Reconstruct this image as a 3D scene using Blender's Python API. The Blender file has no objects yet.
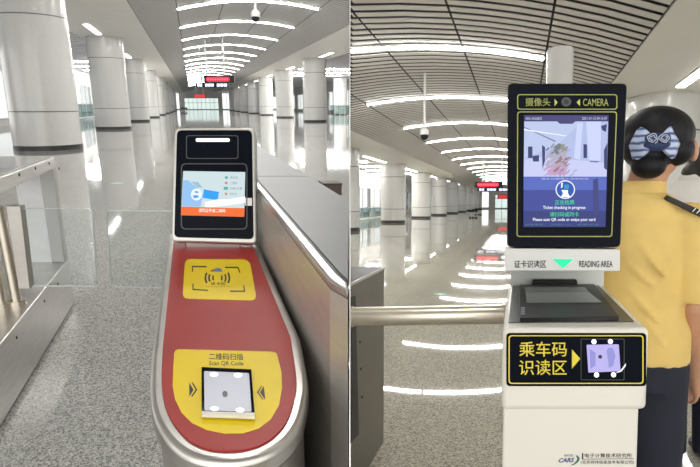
import bpy, bmesh, math, random
from mathutils import Vector, Matrix
random.seed(7)
C = bpy.context.scene.collection
SC = bpy.context.scene
PI = math.pi

# ---------------------------------------------------------------- camera, world, exposure
F = 520.0                                   # focal length in pixels of the 700 wide frame
CAM_H = {'R': 1.40, 'L': 1.60}              # eye height above each hall's own floor
PITCH = {'R': math.atan(31/520), 'L': math.atan(128.5/520)}
SKEW = {'R': 0.326, 'L': -0.296}            # sideways run of each hall's axis per metre forward
SIDE = {'R': 1, 'L': -1}                    # side of the dividing wall
cam_d = bpy.data.cameras.new('camera')
cam = bpy.data.objects.new('camera', cam_d)
C.objects.link(cam)
cam.location = (0, 0, CAM_H['R'])
cam.rotation_euler = (PI/2 - PITCH['R'], 0, 0)
cam_d.sensor_width = 36
cam_d.lens = F*36/700
cam_d.clip_start = 0.05
cam_d.clip_end = 600
SC.camera = cam
w = bpy.data.worlds.new('overcast')
SC.world = w
w.use_nodes = True
w.node_tree.nodes['Background'].inputs['Color'].default_value = (1.0, 0.985, 0.955, 1)
w.node_tree.nodes['Background'].inputs['Strength'].default_value = 2.3
SC.view_settings.view_transform = 'Standard'
SC.view_settings.look = 'None'
SC.view_settings.gamma = 1
SC.view_settings.use_curve_mapping = False
SC.view_settings.exposure = 0.0
STRIP_POWER = 66.0

# the hall with the red console climbs: it is turned as a whole about the sideways axis
ANG = PITCH['L'] - PITCH['R']
MH = {'R': Matrix.Identity(4),
      'L': Matrix.Translation((0, 0, CAM_H['R'])) @ Matrix.Rotation(ANG, 4, 'X') @ Matrix.Translation((0, 0, -CAM_H['L']))}

# ---------------------------------------------------------------- helpers
def ray(H, px, py):
    cx, cy, p = (px-350)/F, (233.5-py)/F, PITCH[H]
    return Vector((cx, math.cos(p)+cy*math.sin(p), -math.sin(p)+cy*math.cos(p)))
def on(H, px, py, P0, N):
    o = Vector((0, 0, CAM_H[H])); d = ray(H, px, py)
    return o + d*((Vector(P0)-o).dot(N)/d.dot(N))
def onz(H, px, py, z): return on(H, px, py, (0, 0, z), Vector((0, 0, 1)))
def ony(H, px, py, y): return on(H, px, py, (0, y, 0), Vector((0, 1, 0)))
def sk(H, x0, d, z=0.0): return Vector((x0 + SKEW[H]*d, d, z))
def clip_poly(poly, H, eps=0.003):
    s = SIDE[H]; out = []
    n = len(poly)
    for i in range(n):
        a, b = poly[i], poly[(i+1) % n]
        da, db = s*a[0]-eps, s*b[0]-eps
        if da >= 0: out.append((a[0], a[1]))
        if (da >= 0) != (db >= 0):
            t = da/(da-db)
            out.append((a[0]+(b[0]-a[0])*t, a[1]+(b[1]-a[1])*t))
    return out

MATS = {}
def mat(name, col, rough=0.5, metal=0.0, emit=None, power=0.0, var=0.06, vscale=8.0, coat=0.0, spec=0.5, bump=0.0, stretch=None, vdetail=3.0):
    if name in MATS: return MATS[name]
    m = bpy.data.materials.new(name); m.use_nodes = True
    nt = m.node_tree; b = nt.nodes['Principled BSDF']
    b.inputs['Roughness'].default_value = rough
    b.inputs['Metallic'].default_value = metal
    b.inputs['Coat Weight'].default_value = coat
    b.inputs['Coat Roughness'].default_value = 0.04
    b.inputs['Specular IOR Level'].default_value = spec
    tc = nt.nodes.new('ShaderNodeTexCoord'); nz = nt.nodes.new('ShaderNodeTexNoise')
    nz.inputs['Scale'].default_value = vscale; nz.inputs['Detail'].default_value = vdetail
    if stretch:
        mp = nt.nodes.new('ShaderNodeMapping'); mp.inputs['Scale'].default_value = stretch
        nt.links.new(tc.outputs['Object'], mp.inputs['Vector']); nt.links.new(mp.outputs['Vector'], nz.inputs['Vector'])
    else:
        nt.links.new(tc.outputs['Object'], nz.inputs['Vector'])
    rp = nt.nodes.new('ShaderNodeValToRGB')
    rp.color_ramp.elements[0].position = 0.3; rp.color_ramp.elements[1].position = 0.7
    lo = [max(0, c*(1-var)) for c in col]; hi = [min(1, c*(1+var)) for c in col]
    rp.color_ramp.elements[0].color = (*lo, 1); rp.color_ramp.elements[1].color = (*hi, 1)
    nt.links.new(nz.outputs['Fac'], rp.inputs['Fac']); nt.links.new(rp.outputs['Color'], b.inputs['Base Color'])
    if bump:
        bp = nt.nodes.new('ShaderNodeBump'); bp.inputs['Strength'].default_value = bump; bp.inputs['Distance'].default_value = 0.01
        nt.links.new(nz.outputs['Fac'], bp.inputs['Height']); nt.links.new(bp.outputs['Normal'], b.inputs['Normal'])
    if emit is not None:
        b.inputs['Emission Color'].default_value = (*emit, 1); b.inputs['Emission Strength'].default_value = power
    MATS[name] = m
    return m

def glass_mat(name, tint, gloss=0.03, rough=0.02):
    m = bpy.data.materials.new(name); m.use_nodes = True; nt = m.node_tree
    for n in list(nt.nodes): nt.nodes.remove(n)
    o = nt.nodes.new('ShaderNodeOutputMaterial'); t = nt.nodes.new('ShaderNodeBsdfTransparent'); g = nt.nodes.new('ShaderNodeBsdfGlossy')
    mx = nt.nodes.new('ShaderNodeMixShader'); lw = nt.nodes.new('ShaderNodeLayerWeight'); lw.inputs['Blend'].default_value = gloss
    t.inputs['Color'].default_value = (*tint, 1); g.inputs['Roughness'].default_value = rough
    lw.inputs['Blend'].default_value = 0.5
    pw = nt.nodes.new('ShaderNodeMath'); pw.operation = 'POWER'; pw.inputs[1].default_value = 5.0
    ml = nt.nodes.new('ShaderNodeMath'); ml.operation = 'MULTIPLY_ADD'; ml.inputs[1].default_value = 0.35; ml.inputs[2].default_value = gloss
    nt.links.new(lw.outputs['Facing'], pw.inputs[0]); nt.links.new(pw.outputs[0], ml.inputs[0]); nt.links.new(ml.outputs[0], mx.inputs['Fac']); nt.links.new(t.outputs[0], mx.inputs[1]); nt.links.new(g.outputs[0], mx.inputs[2])
    nt.links.new(mx.outputs[0], o.inputs['Surface'])
    return m

def terrazzo(name, dark, mid, light, scale, rough, bigvar=0.05, joints=None):
    m = bpy.data.materials.new(name); m.use_nodes = True; nt = m.node_tree; b = nt.nodes['Principled BSDF']
    tc = nt.nodes.new('ShaderNodeTexCoord')
    nz = nt.nodes.new('ShaderNodeTexNoise'); nz.inputs['Scale'].default_value = scale; nz.inputs['Detail'].default_value = 2.0
    vo = nt.nodes.new('ShaderNodeTexVoronoi'); vo.inputs['Scale'].default_value = scale*0.9
    nt.links.new(tc.outputs['Object'], nz.inputs['Vector']); nt.links.new(tc.outputs['Object'], vo.inputs['Vector'])
    sp = nt.nodes.new('ShaderNodeSeparateColor'); nt.links.new(vo.outputs['Color'], sp.inputs['Color'])
    ad = nt.nodes.new('ShaderNodeMath'); ad.operation = 'MULTIPLY_ADD'; ad.inputs[1].default_value = 0.5
    h = nt.nodes.new('ShaderNodeMath'); h.operation = 'MULTIPLY'; h.inputs[1].default_value = 0.5
    nt.links.new(nz.outputs['Fac'], h.inputs[0]); nt.links.new(sp.outputs['Red'], ad.inputs[0]); nt.links.new(h.outputs[0], ad.inputs[2])
    rp = nt.nodes.new('ShaderNodeValToRGB'); cr = rp.color_ramp
    cr.elements[0].position = 0.22; cr.elements[0].color = (*dark, 1)
    cr.elements[1].position = 0.8; cr.elements[1].color = (*light, 1)
    e = cr.elements.new(0.48); e.color = (*mid, 1)
    nt.links.new(ad.outputs[0], rp.inputs['Fac'])
    nt.links.new(rp.outputs['Color'], b.inputs['Base Color'])
    b.inputs['Roughness'].default_value = rough
    b.inputs['Specular IOR Level'].default_value = 0.4
    MATS[name] = m
    return m

class MB:
    def __init__(s): s.v = []; s.f = []; s.mi = []; s.cur = 0
    def add(s, vs, fs):
        n = len(s.v); s.v += [tuple(v) for v in vs]; s.f += [tuple(i+n for i in f) for f in fs]; s.mi += [s.cur]*len(fs)
    def prism(s, poly, z0, z1, base=None):
        """plan polygon (x, y) raised from z0 to z1"""
        a = sum(poly[i][0]*poly[(i+1) % len(poly)][1]-poly[(i+1) % len(poly)][0]*poly[i][1] for i in range(len(poly)))
        if a < 0: poly = poly[::-1]
        n = len(poly)
        s.add([(p[0], p[1], z0) for p in poly]+[(p[0], p[1], z1) for p in poly],
              [tuple(range(n-1, -1, -1)), tuple(range(n, 2*n))]+[(i, (i+1) % n, n+(i+1) % n, n+i) for i in range(n)])
        return s
    def box(s, x0, x1, y0, y1, z0, z1): return s.prism([(x0, y0), (x1, y0), (x1, y1), (x0, y1)], z0, z1)
    def skbox(s, H, x0, x1, d0, d1, z0, z1):
        pl = clip_poly([tuple(sk(H, x0, d0)[:2]), tuple(sk(H, x1, d0)[:2]), tuple(sk(H, x1, d1)[:2]), tuple(sk(H, x0, d1)[:2])], H)
        if len(pl) > 2: s.prism(pl, z0, z1)
        return s
    def loft(s, rings, cap=True):
        n = len(rings[0]); o = len(s.v)
        fs = []
        for k in range(len(rings)-1):
            for i in range(n):
                fs.append((k*n+i, k*n+(i+1) % n, (k+1)*n+(i+1) % n, (k+1)*n+i))
        if cap: fs += [tuple(range(n-1, -1, -1)), tuple(range((len(rings)-1)*n, len(rings)*n))]
        s.add([p for r in rings for p in r], fs); return s
    def lathe(s, prof, c=(0, 0), n=40):
        s.loft([[(c[0]+r*math.cos(2*PI*i/n), c[1]+r*math.sin(2*PI*i/n), z) for i in range(n)] for r, z in prof]); return s
    def tube(s, pts, r, n=12, radii=None):
        pts = [Vector(p) for p in pts]; rings = []
        up = None
        for i, p in enumerate(pts):
            d = (pts[min(i+1, len(pts)-1)]-pts[max(i-1, 0)]).normalized()
            if up is None: up = d.orthogonal().normalized()
            up = (up-d*up.dot(d)).normalized(); v = d.cross(up)
            rr = radii[i] if radii else r
            rings.append([p+up*rr*math.cos(2*PI*k/n)+v*rr*math.sin(2*PI*k/n) for k in range(n)])
        return s.loft(rings)
    def limb(s, pts, radii, n=14):
        """tube with round ends"""
        pts = [Vector(p) for p in pts]
        d0 = (pts[0]-pts[1]).normalized(); d1 = (pts[-1]-pts[-2]).normalized()
        P, R = [], []
        for a in (88, 60, 30): P.append(pts[0]+d0*radii[0]*math.sin(math.radians(a))); R.append(max(1e-4, radii[0]*math.cos(math.radians(a))))
        P += pts; R += list(radii)
        for a in (30, 60, 88): P.append(pts[-1]+d1*radii[-1]*math.sin(math.radians(a))); R.append(max(1e-4, radii[-1]*math.cos(math.radians(a))))
        return s.tube(P, 0, n, R)
    def ellipsoid(s, c, r, rot=None, n=20, m=12):
        rings = []
        for j in range(m+1):
            a = -PI/2+0.02+(PI-0.04)*j/m
            ring = []
            for i in range(n):
                p = Vector((r[0]*math.cos(a)*math.cos(2*PI*i/n), r[1]*math.cos(a)*math.sin(2*PI*i/n), r[2]*math.sin(a)))
                if rot: p = rot @ p
                ring.append(p+Vector(c))
            rings.append(ring)
        return s.loft(rings)
    def slab(s, pts, nrm, t):
        """flat polygon of 3-D points given thickness t along nrm"""
        n = len(pts); nrm = Vector(nrm)
        a = Vector((0, 0, 0))
        for i in range(n): a += Vector(pts[i]).cross(Vector(pts[(i+1) % n]))
        if a.dot(nrm) < 0: pts = pts[::-1]
        back = [Vector(p) for p in pts]; front = [p+nrm*t for p in back]
        s.add(back+front, [tuple(range(n-1, -1, -1)), tuple(range(n, 2*n))]+[(i, (i+1) % n, n+(i+1) % n, n+i) for i in range(n)])
        return s
    def ring(s, outer, inner, nrm, t):
        n = len(outer); nrm = Vector(nrm); fs = []
        a = Vector((0, 0, 0))
        for i in range(n): a += Vector(outer[i]).cross(Vector(outer[(i+1) % n]))
        if a.dot(nrm) < 0: outer = outer[::-1]; inner = inner[::-1]
        o = [Vector(p) for p in outer]; q = [Vector(p) for p in inner]
        vs = o+q+[p+nrm*t for p in o]+[p+nrm*t for p in q]
        for i in range(n):
            j = (i+1) % n
            fs += [(2*n+i, 2*n+j, 3*n+j, 3*n+i), (i, j, 2*n+j, 2*n+i), (n+j, n+i, 3*n+i, 3*n+j), (j, i, n+i, n+j)]
        s.add(vs, fs); return s

def mesh_obj(name, mb, mats, parent=None, base=(0, 0, 0), smooth=False, bevel=0.0, segs=2):
    me = bpy.data.meshes.new(name)
    b = Vector(base)
    me.from_pydata([tuple(Vector(v)-b) for v in mb.v], [], mb.f)
    mats = mats if isinstance(mats, (list, tuple)) else [mats]
    for m in mats: me.materials.append(m)
    if len(mats) > 1: me.polygons.foreach_set('material_index', mb.mi)
    me.update()
    if smooth:
        me.polygons.foreach_set('use_smooth', [True]*len(me.polygons))
        try: me.set_sharp_from_angle(angle=math.radians(40))
        except Exception: pass
    o = bpy.data.objects.new(name, me); C.objects.link(o)
    if bevel:
        md = o.modifiers.new('edge', 'BEVEL'); md.width = bevel; md.segments = segs; md.limit_method = 'ANGLE'; md.angle_limit = math.radians(35)
        me.polygons.foreach_set('use_smooth', [True]*len(me.polygons))
        try: me.set_sharp_from_angle(angle=math.radians(40))
        except Exception: pass
    if parent: o.parent = parent
    return o

def tag(o, label, cat, group=None, kind=None):
    o['label'] = label; o['category'] = cat
    if group: o['group'] = group
    if kind: o['kind'] = kind
    return o
def thing(H, name, base, label, cat, group=None, kind=None):
    o = bpy.data.objects.new(name, None); C.objects.link(o); o.empty_display_size = 0.1
    o.matrix_world = MH[H] @ Matrix.Translation(Vector(base))
    o['base'] = tuple(base)
    return tag(o, label, cat, group, kind)
def part(name, mb, mats, root, **kw):
    """mesh given in hall coordinates, parented under root (or under a part of it)"""
    r = root
    while r.parent: r = r.parent
    o = mesh_obj(name, mb, mats, root, Vector(r['base']), **kw)
    return o
def solo(H, name, mb, mats, base, label=None, cat=None, group=None, kind=None, **kw):
    o = mesh_obj(name, mb, mats, None, base, **kw)
    o.matrix_world = MH[H] @ Matrix.Translation(Vector(base))
    if label: tag(o, label, cat, group, kind)
    elif kind: o['kind'] = kind
    return o
def dup(root, H, base, label, group=None):
    r = root.copy(); C.objects.link(r)
    r.matrix_world = MH[H] @ Matrix.Translation(Vector(base)); r['base'] = tuple(base); r['label'] = label
    if group: r['group'] = group
    for ch in list(root.children):
        c = ch.copy(); C.objects.link(c); c.parent = r
        for g in list(ch.children):
            q = g.copy(); C.objects.link(q); q.parent = c
    return r

# --- marks and lettering on flat faces
class Face:
    """a flat face of a thing: pixels of the photograph are measured onto it, marks get a real thickness"""
    def __init__(s, H, P0, N, E=None):
        s.H = H; s.P0 = Vector(P0); s.N = Vector(N).normalized(); s.E = Vector(E) if E else s.N
    def at(s, px, py, lift=0.0): return on(s.H, px, py, s.P0+s.N*lift, s.N)
    def poly(s, mb, pxs, lift=0.0, t=0.0006): return mb.slab([s.at(x, y, lift+t)-s.E*t for x, y in pxs], s.E, t)
    def ring(s, mb, o, i, lift=0.0, t=0.0006): return mb.ring([s.at(x, y, lift+t)-s.N*t for x, y in o], [s.at(x, y, lift+t)-s.N*t for x, y in i], s.N, t)
def rquad(c, r, n=5):
    """rounded quadrilateral, corners in order"""
    out = []
    for i in range(4):
        p = Vector(c[i]); a = Vector(c[i-1]); b = Vector(c[(i+1) % 4])
        rr = r[i] if isinstance(r, (list, tuple)) else r
        if rr <= 0: out.append(tuple(p)); continue
        p0 = p+(a-p).normalized()*rr; p1 = p+(b-p).normalized()*rr
        for k in range(n+1):
            t = k/n; out.append(tuple(p0*(1-t)**2+p*2*t*(1-t)+p1*t*t))
    return out
def rr(x0, y0, x1, y1, r, n=5): return rquad([(x0, y0), (x1, y0), (x1, y1), (x0, y1)], r, n)
def disc(cx, cy, rx, ry=None, n=20):
    ry = ry or rx
    return [(cx+rx*math.cos(2*PI*i/n), cy+ry*math.sin(2*PI*i/n)) for i in range(n)]
TXT = {}
def glyphs(s, bold=0.0):
    if (s, bold) in TXT: return TXT[(s, bold)]
    cu = bpy.data.curves.new('lettering', 'FONT'); cu.body = s; cu.resolution_u = 2; cu.offset = bold
    o = bpy.data.objects.new('lettering', cu); C.objects.link(o)
    dg = bpy.context.evaluated_depsgraph_get(); dg.update()
    me = bpy.data.meshes.new_from_object(o.evaluated_get(dg))
    vs = [tuple(v.co) for v in me.vertices]; fs = [tuple(p.vertices) for p in me.polygons]
    bpy.data.objects.remove(o); bpy.data.curves.remove(cu); bpy.data.meshes.remove(me)
    x0, x1 = min(v[0] for v in vs), max(v[0] for v in vs); y0, y1 = min(v[1] for v in vs), max(v[1] for v in vs)
    vs = [((v[0]-x0)/(x1-x0), (v[1]-y0)/max(1e-6, y1-y0)) for v in vs]
    TXT[(s, bold)] = (vs, fs); return vs, fs
def letter(face, s, x0, y0, x1, y1, lift=0.0012, bold=0.0, mb=None, quad=None):
    """lettering filling the pixel box (x0, y0)-(x1, y1) (or the quad tl, tr, br, bl) of a face"""
    mb = mb or MB(); vs, fs = glyphs(s, bold)
    q = quad or [(x0, y0), (x1, y0), (x1, y1), (x0, y1)]
    tl, tr, br, bl = [face.at(*p, lift) for p in q]
    pts = [(bl*(1-u)+br*u)*(1-v)+(tl*(1-u)+tr*u)*v for u, v in vs]
    if fs:
        f = fs[0]; nn = (pts[f[1]]-pts[f[0]]).cross(pts[f[2]]-pts[f[0]])
        if nn.dot(face.N) < 0: fs = [g[::-1] for g in fs]
    mb.add(pts, fs); return mb

def blob(mb, voxel, smooth_it=6):
    """union of overlapping shapes as one continuous skin"""
    me = bpy.data.meshes.new('skin'); me.from_pydata(mb.v, [], mb.f); me.update()
    bm = bmesh.new(); bm.from_mesh(me); bmesh.ops.recalc_face_normals(bm, faces=bm.faces); bm.to_mesh(me); bm.free()
    o = bpy.data.objects.new('skin', me); C.objects.link(o)
    r = o.modifiers.new('r', 'REMESH'); r.mode = 'VOXEL'; r.voxel_size = voxel
    s = o.modifiers.new('s', 'SMOOTH'); s.iterations = smooth_it; s.factor = 0.5
    dg = bpy.context.evaluated_depsgraph_get(); dg.update()
    e = bpy.data.meshes.new_from_object(o.evaluated_get(dg))
    out = MB(); out.add([tuple(v.co) for v in e.vertices], [tuple(p.vertices) for p in e.polygons])
    bpy.data.objects.remove(o); bpy.data.meshes.remove(me); bpy.data.meshes.remove(e)
    return out

# ---------------------------------------------------------------- materials
M_col = mat('column_white', (0.66, 0.655, 0.64), 0.22, var=0.02, coat=0.5)
M_ring = mat('dark_base', (0.03, 0.03, 0.033), 0.35)
M_soffit = mat('soffit_white', (0.70, 0.68, 0.63), 0.45, var=0.02, vscale=1.0)
M_slat_L = mat('slat_grey', (0.40, 0.39, 0.375), 0.5, var=0.03)
M_slat_R = mat('slat_warm', (0.58, 0.55, 0.52), 0.5, var=0.03)
M_dark = mat('plenum_dark', (0.03, 0.03, 0.035), 0.8)
M_wall = mat('wall_paint', (0.80, 0.79, 0.77), 0.6, var=0.02)
M_aisle = mat('aisle_ceiling', (0.66, 0.65, 0.68), 0.4, var=0.03)
M_floor_L = terrazzo('terrazzo_grey', (0.15, 0.15, 0.147), (0.44, 0.435, 0.42), (0.74, 0.73, 0.70), 150, 0.05)
M_floor_R = terrazzo('terrazzo_beige', (0.19, 0.18, 0.145), (0.48, 0.46, 0.385), (0.74, 0.71, 0.61), 150, 0.03)
M_strip = mat('strip_light', (0.9, 0.9, 0.9), 0.5, emit=(1, 0.985, 0.95), power=STRIP_POWER, var=0.0)
M_strip2 = mat('short_strip_light', (0.9, 0.9, 0.9), 0.5, emit=(1, 0.985, 0.95), power=9.0, var=0.0)
M_strip3 = mat('far_strip_light', (0.9, 0.9, 0.9), 0.5, emit=(1, 0.985, 0.95), power=24.0, var=0.0)
M_alu = mat('light_housing', (0.6, 0.6, 0.6), 0.4, metal=0.6)
M_frame = mat('window_frame', (0.55, 0.56, 0.57), 0.4)
G_win = glass_mat('window_glass', (0.72, 0.74, 0.745))
G_rail = glass_mat('railing_glass', (0.60, 0.69, 0.69), 0.06)
G_flap = glass_mat('flap_glass', (0.95, 0.97, 0.97), 0.015)
G_gate = glass_mat('gate_glass', (0.60, 0.655, 0.65), 0.06)
M_steel = mat('brushed_steel', (0.56, 0.545, 0.52), 0.30, metal=1.0, var=0.10, vscale=6.0, stretch=(1, 1, 14))
M_steel_d = mat('dull_steel', (0.50, 0.475, 0.445), 0.36, metal=1.0, var=0.04, vscale=4.0, stretch=(1, 1, 8))
M_tube = mat('polished_tube', (0.72, 0.67, 0.58), 0.3, metal=1.0, var=0.06)
M_greytop = mat('grey_top', (0.135, 0.138, 0.145), 0.42, var=0.04, spec=0.4)
M_red = mat('red_panel', (0.36, 0.027, 0.024), 0.4, var=0.06, spec=0.3)
M_yel = mat('yellow_sticker', (0.84, 0.63, 0.01), 0.4, var=0.03, spec=0.3)
M_blk = mat('black_print', (0.02, 0.02, 0.02), 0.5)
M_grey_p = mat('grey_print', (0.20, 0.17, 0.05), 0.6)
M_bglass = mat('black_glass', (0.004, 0.006, 0.011), 0.06, var=0.1, spec=0.05)
M_bplast = mat('black_plastic', (0.012, 0.012, 0.014), 0.4, spec=0.3)
M_dgrey = mat('dark_grey_plastic', (0.05, 0.055, 0.055), 0.35)
M_silver = mat('silver_trim', (0.62, 0.61, 0.58), 0.35, metal=0.7)
M_kiosk = mat('kiosk_white', (0.78, 0.755, 0.685), 0.35, var=0.02, vscale=3)
M_kiosk2 = mat('kiosk_bar_white', (0.74, 0.745, 0.73), 0.4, var=0.02)
def glow(name, c, p): return mat(name, tuple(min(1, x)*0.08 for x in c), 0.25, emit=c, power=p, var=0.0, spec=0.2)
M_ypr = mat('yellow_print', (0.75, 0.62, 0.05), 0.5)
M_olive = mat('olive_print', (0.36, 0.38, 0.10), 0.5)

# ---------------------------------------------------------------- the two halls
NTH = ['first', 'second', 'third', 'fourth', 'fifth', 'sixth', 'seventh', 'eighth', 'ninth', 'tenth', 'eleventh', 'twelfth', 'thirteenth',
       'fourteenth', 'fifteenth', 'sixteenth', 'seventeenth', 'eighteenth', 'nineteenth', 'twentieth', 'twenty-first', 'twenty-second', 'twenty-third', 'twenty-fourth']
HALL = {
 'L': dict(c=3.35, h=5.8, z=1.6+4.34, r=1.0, he=3.7, seams=(-3.75, -1.25, 1.25, 3.75), pitch=0.38, gap=0.09, end=190.0, x0=-15.0, x1=29.0, so0=-7.0, so1=13.8,
           strips=[2.3+6.8*i for i in range(22)], sw=0.24, where='red console hall', slat=M_slat_L, first=4),
 'R': dict(c=-2.15, h=4.14, z=1.4+2.65, r=0.60, he=2.58, seams=(-2.62, -0.75, 0.9, 2.62), pitch=0.30, gap=0.12, end=118.0, x0=-14.2, x1=10.5, so0=-9.9, so1=10.5,
           strips=[0.85+5.1*i for i in range(19)], sw=0.115, where='white kiosk hall', slat=M_slat_R, first=2),
}
def hall(H):
    p = HALL[H]; s = SIDE[H]; k = SKEW[H]; end = p['end']
    d0 = -5.0
    sfx = {'L': '_red_console_hall', 'R': '_kiosk_hall'}[H]
    vz = lambda x: p['z']+p['r']*(1-(x/p['h'])**2)
    # floor
    mb = MB().skbox(H, p['x0'], p['x1'], d0, end, -0.12, 0.0)
    solo(H, 'floor', mb, M_floor_L if H == 'L' else M_floor_R, (0, 0, 0), kind='structure')
    # vault of cross slats under a dark void
    def span(d):
        """(lowest, highest) x across the vault that lies on this hall's side of the dividing wall"""
        lim = s*0.004-p['c']-k*d
        return (-p['h'], min(p['h'], lim)) if s < 0 else (max(-p['h'], lim), p['h'])
    mb = MB()
    cuts = [-p['h']]+list(p['seams'])+[p['h']]
    d = d0
    while d < end:
        lo, hi = span(d)
        for a, b in zip(cuts[:-1], cuts[1:]):
            a2, b2 = max(a+0.02, lo), min(b-0.02, hi)
            if b2-a2 < 0.02: continue
            n = max(1, int((b2-a2)/0.55))
            vs, fs = [], []
            for i in range(n+1):
                x = a2+(b2-a2)*i/n; z = vz(x); X = p['c']+k*d+x
                w_ = p['pitch']-p['gap']
                vs += [(X, d, z), (X+k*w_, d+w_, z), (X, d, z+0.012), (X+k*w_, d+w_, z+0.012)]
            for i in range(n):
                q = 4*i
                fs += [(q, q+1, q+5, q+4), (q+2, q, q+4, q+6), (q+1, q+3, q+7, q+5)]
            mb.add(vs, fs)
        d += p['pitch']
    mb.cur = 1
    dd = d0
    while dd < end:                                    # the void above
        de = min(end, dd+4)
        for i in range(10):
            a, b = -p['h']+2*p['h']*i/10, -p['h']+2*p['h']*(i+1)/10
            pl = clip_poly([tuple(sk(H, p['c']+a, dd)[:2]), tuple(sk(H, p['c']+b, dd)[:2]), tuple(sk(H, p['c']+b, de)[:2]), tuple(sk(H, p['c']+a, de)[:2])], H)
            if len(pl) > 2:
                zs_ = [vz(q[0]-p['c']-k*q[1])+0.2 for q in pl]
                mb.slab([Vector((q[0], q[1], zz)) for q, zz in zip(pl, zs_)], (0, 0, 1), 0.03)
        dd = de
    for x in (-p['h'], p['h']): mb.skbox(H, p['c']+x-0.018, p['c']+x+0.018, d0, end, p['z']+0.03, p['z']+0.5)  # dark strips added to hide the lit inner sides of the soffits
    solo(H, 'ceiling', mb, [p['slat'], M_dark], (0, 0, 0), kind='structure')
    # soffits beside the vault, with a shadow gap at the vault's edge
    for a, b in ((p['so0'], p['c']-p['h']-0.02), (p['c']+p['h']+0.02, p['so1'])):
        mb = MB().skbox(H, a, b, d0, end, p['z'], p['z']+0.5)
        if mb.v: solo(H, 'ceiling_soffit', mb, M_soffit, (0, 0, 0), kind='structure')
    # aisle ceilings, outer walls with windows
    for a, b, xw, o in ((p['x0'], p['so0'], p['x0'], -1), (p['so1'], p['x1'], p['x1'], 1)):
        if b-a > 0.1:
            mb = MB().skbox(H, a, b, d0, end, p['z']+0.25, p['z']+0.35)
            for i in range(int((end-d0)/1.2)):
                mb.skbox(H, a, b, d0+1.2*i, d0+1.2*i+0.25, p['z']+0.18, p['z']+0.25)
            if mb.v: solo(H, 'ceiling_aisle', mb, M_aisle, (0, 0, 0), kind='structure')
        bay, wn = (11.0, 7.6) if H == 'L' else (6.0, 4.8)
        zs, zt = (0.5, 4.3) if H == 'L' else (0.45, 2.75)
        xa, xb = (xw-0.3, xw) if o < 0 else (xw, xw+0.3)
        wl = MB(); nwin = 0
        wl.skbox(H, xa, xb, d0, end, 0, zs); wl.skbox(H, xa, xb, d0, end, zt, p['z']+0.35)
        off = {'L': 73.0-11*7, 'R': 44.7-6*8}[H]
        i = 0
        d = off
        while d < end:
            wl.skbox(H, xa, xb, max(d0, d-(bay-wn)), d, zs, zt)
            fr = MB(); gl = MB()
            for f0, f1 in ((0, 0.06), (wn*0.5-0.04, wn*0.5+0.04), (wn-0.06, wn)):
                fr.skbox(H, xw-0.05, xw+0.05, d+f0, min(end, d+f1), zs, zt)
            fr.skbox(H, xw-0.05, xw+0.05, d, min(end, d+wn), zs, zs+0.07); fr.skbox(H, xw-0.05, xw+0.05, d, min(end, d+wn), zt-0.07, zt)
            gl.skbox(H, xw-0.01, xw+0.01, d, min(end, d+wn), zs, zt)
            visible = (20 < d < end-8)
            if fr.v and gl.v and visible:
                WIN[0] += 1
                f = solo(H, f'window_{WIN[0]}', fr, M_frame, (0, 0, 0), kind='structure')
                g = mesh_obj('pane', gl, G_win, f)
            d += bay
        if wl.v: solo(H, 'wall_outer', wl, M_wall, (0, 0, 0), kind='structure')
    # far end: wall with bright tall windows and a glazed screen
    e = end-0.3
    mb = MB()
    ze = p['z']+p['r']+0.3
    if H == 'L':
        wins = [(-7.0, -4.2, 0.3, 5.7), (-2.4, 9.6, 0.2, 4.0), (11.0, 14.0, 0.3, 5.7)]
    else:
        wins = [(-8.6, -7.0, 0.3, 3.9), (-5.6, 2.0, 0.2, 3.2)]
    xs = p['x0']
    for a, b, z0, z1 in wins:
        mb.skbox(H, xs, a, e, end, 0, ze); mb.skbox(H, a, b, e, end, 0, z0); mb.skbox(H, a, b, e, end, z1, ze)
        xs = b
    mb.skbox(H, xs, p['x1'], e, end, 0, ze)
    solo(H, 'wall_end', mb, M_wall, (0, 0, 0), kind='structure')
    for j, (a, b, z0, z1) in enumerate(wins):
        fr = MB(); gl = MB(); n = max(1, int((b-a)/1.5))
        for i in range(n+1):
            x = a+(b-a)*i/n; fr.skbox(H, x-0.05, x+0.05, e+0.05, e+0.15, z0, z1)
        fr.skbox(H, a, b, e+0.05, e+0.15, z1-0.1, z1)
        if n > 2: fr.skbox(H, a, b, e+0.05, e+0.15, 2.3, 2.42)
        gl.skbox(H, a, b, e+0.09, e+0.11, z0, z1)
        if fr.v and gl.v:
            WIN[0] += 1
            f = solo(H, f'window_{WIN[0]}', fr, M_frame, (0, 0, 0), kind='structure')
            mesh_obj('pane', gl, G_gate if n > 2 else G_win, f)
    # curved strip lights across the vault
    for i, d in enumerate(p['strips']):
        lo, hi = span(d); a, b = max(-p['he'], lo+0.02), min(p['he'], hi-0.02)
        if b-a < 0.3: continue
        n = 14; base = Vector((p['c']+k*d, d, vz(0)))
        def arc(w0, w1, z0, z1):
            m = MB(); rings = []
            for q in range(n+1):
                x = a+(b-a)*q/n; X = p['c']+k*d+x; z = vz(x)
                rings.append([(X, d+w0, z+z0), (X, d+w1, z+z0), (X, d+w1, z+z1), (X, d+w0, z+z1)])
            return m.loft(rings)
        v = i-p['first']
        if v >= 0: lab = f"{NTH[v]} curved strip light ahead over the {p['where']}"
        else: lab = f"curved strip light overhead, {NTH[-v-1]} before the visible ones in the {p['where']}"
        t = thing(H, 'ceiling_light', base, lab, 'ceiling light', f"curved strip lights in the {p['where']}")
        part('housing', arc(-p['sw']/2-0.03, p['sw']/2+0.03, -0.02, 0.06), M_alu, t)
        part('diffuser', arc(-p['sw']/2, p['sw']/2, -0.045, -0.021), M_strip if v < 8 else M_strip3, t)
WIN = [0]
hall('L'); hall('R')
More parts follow.
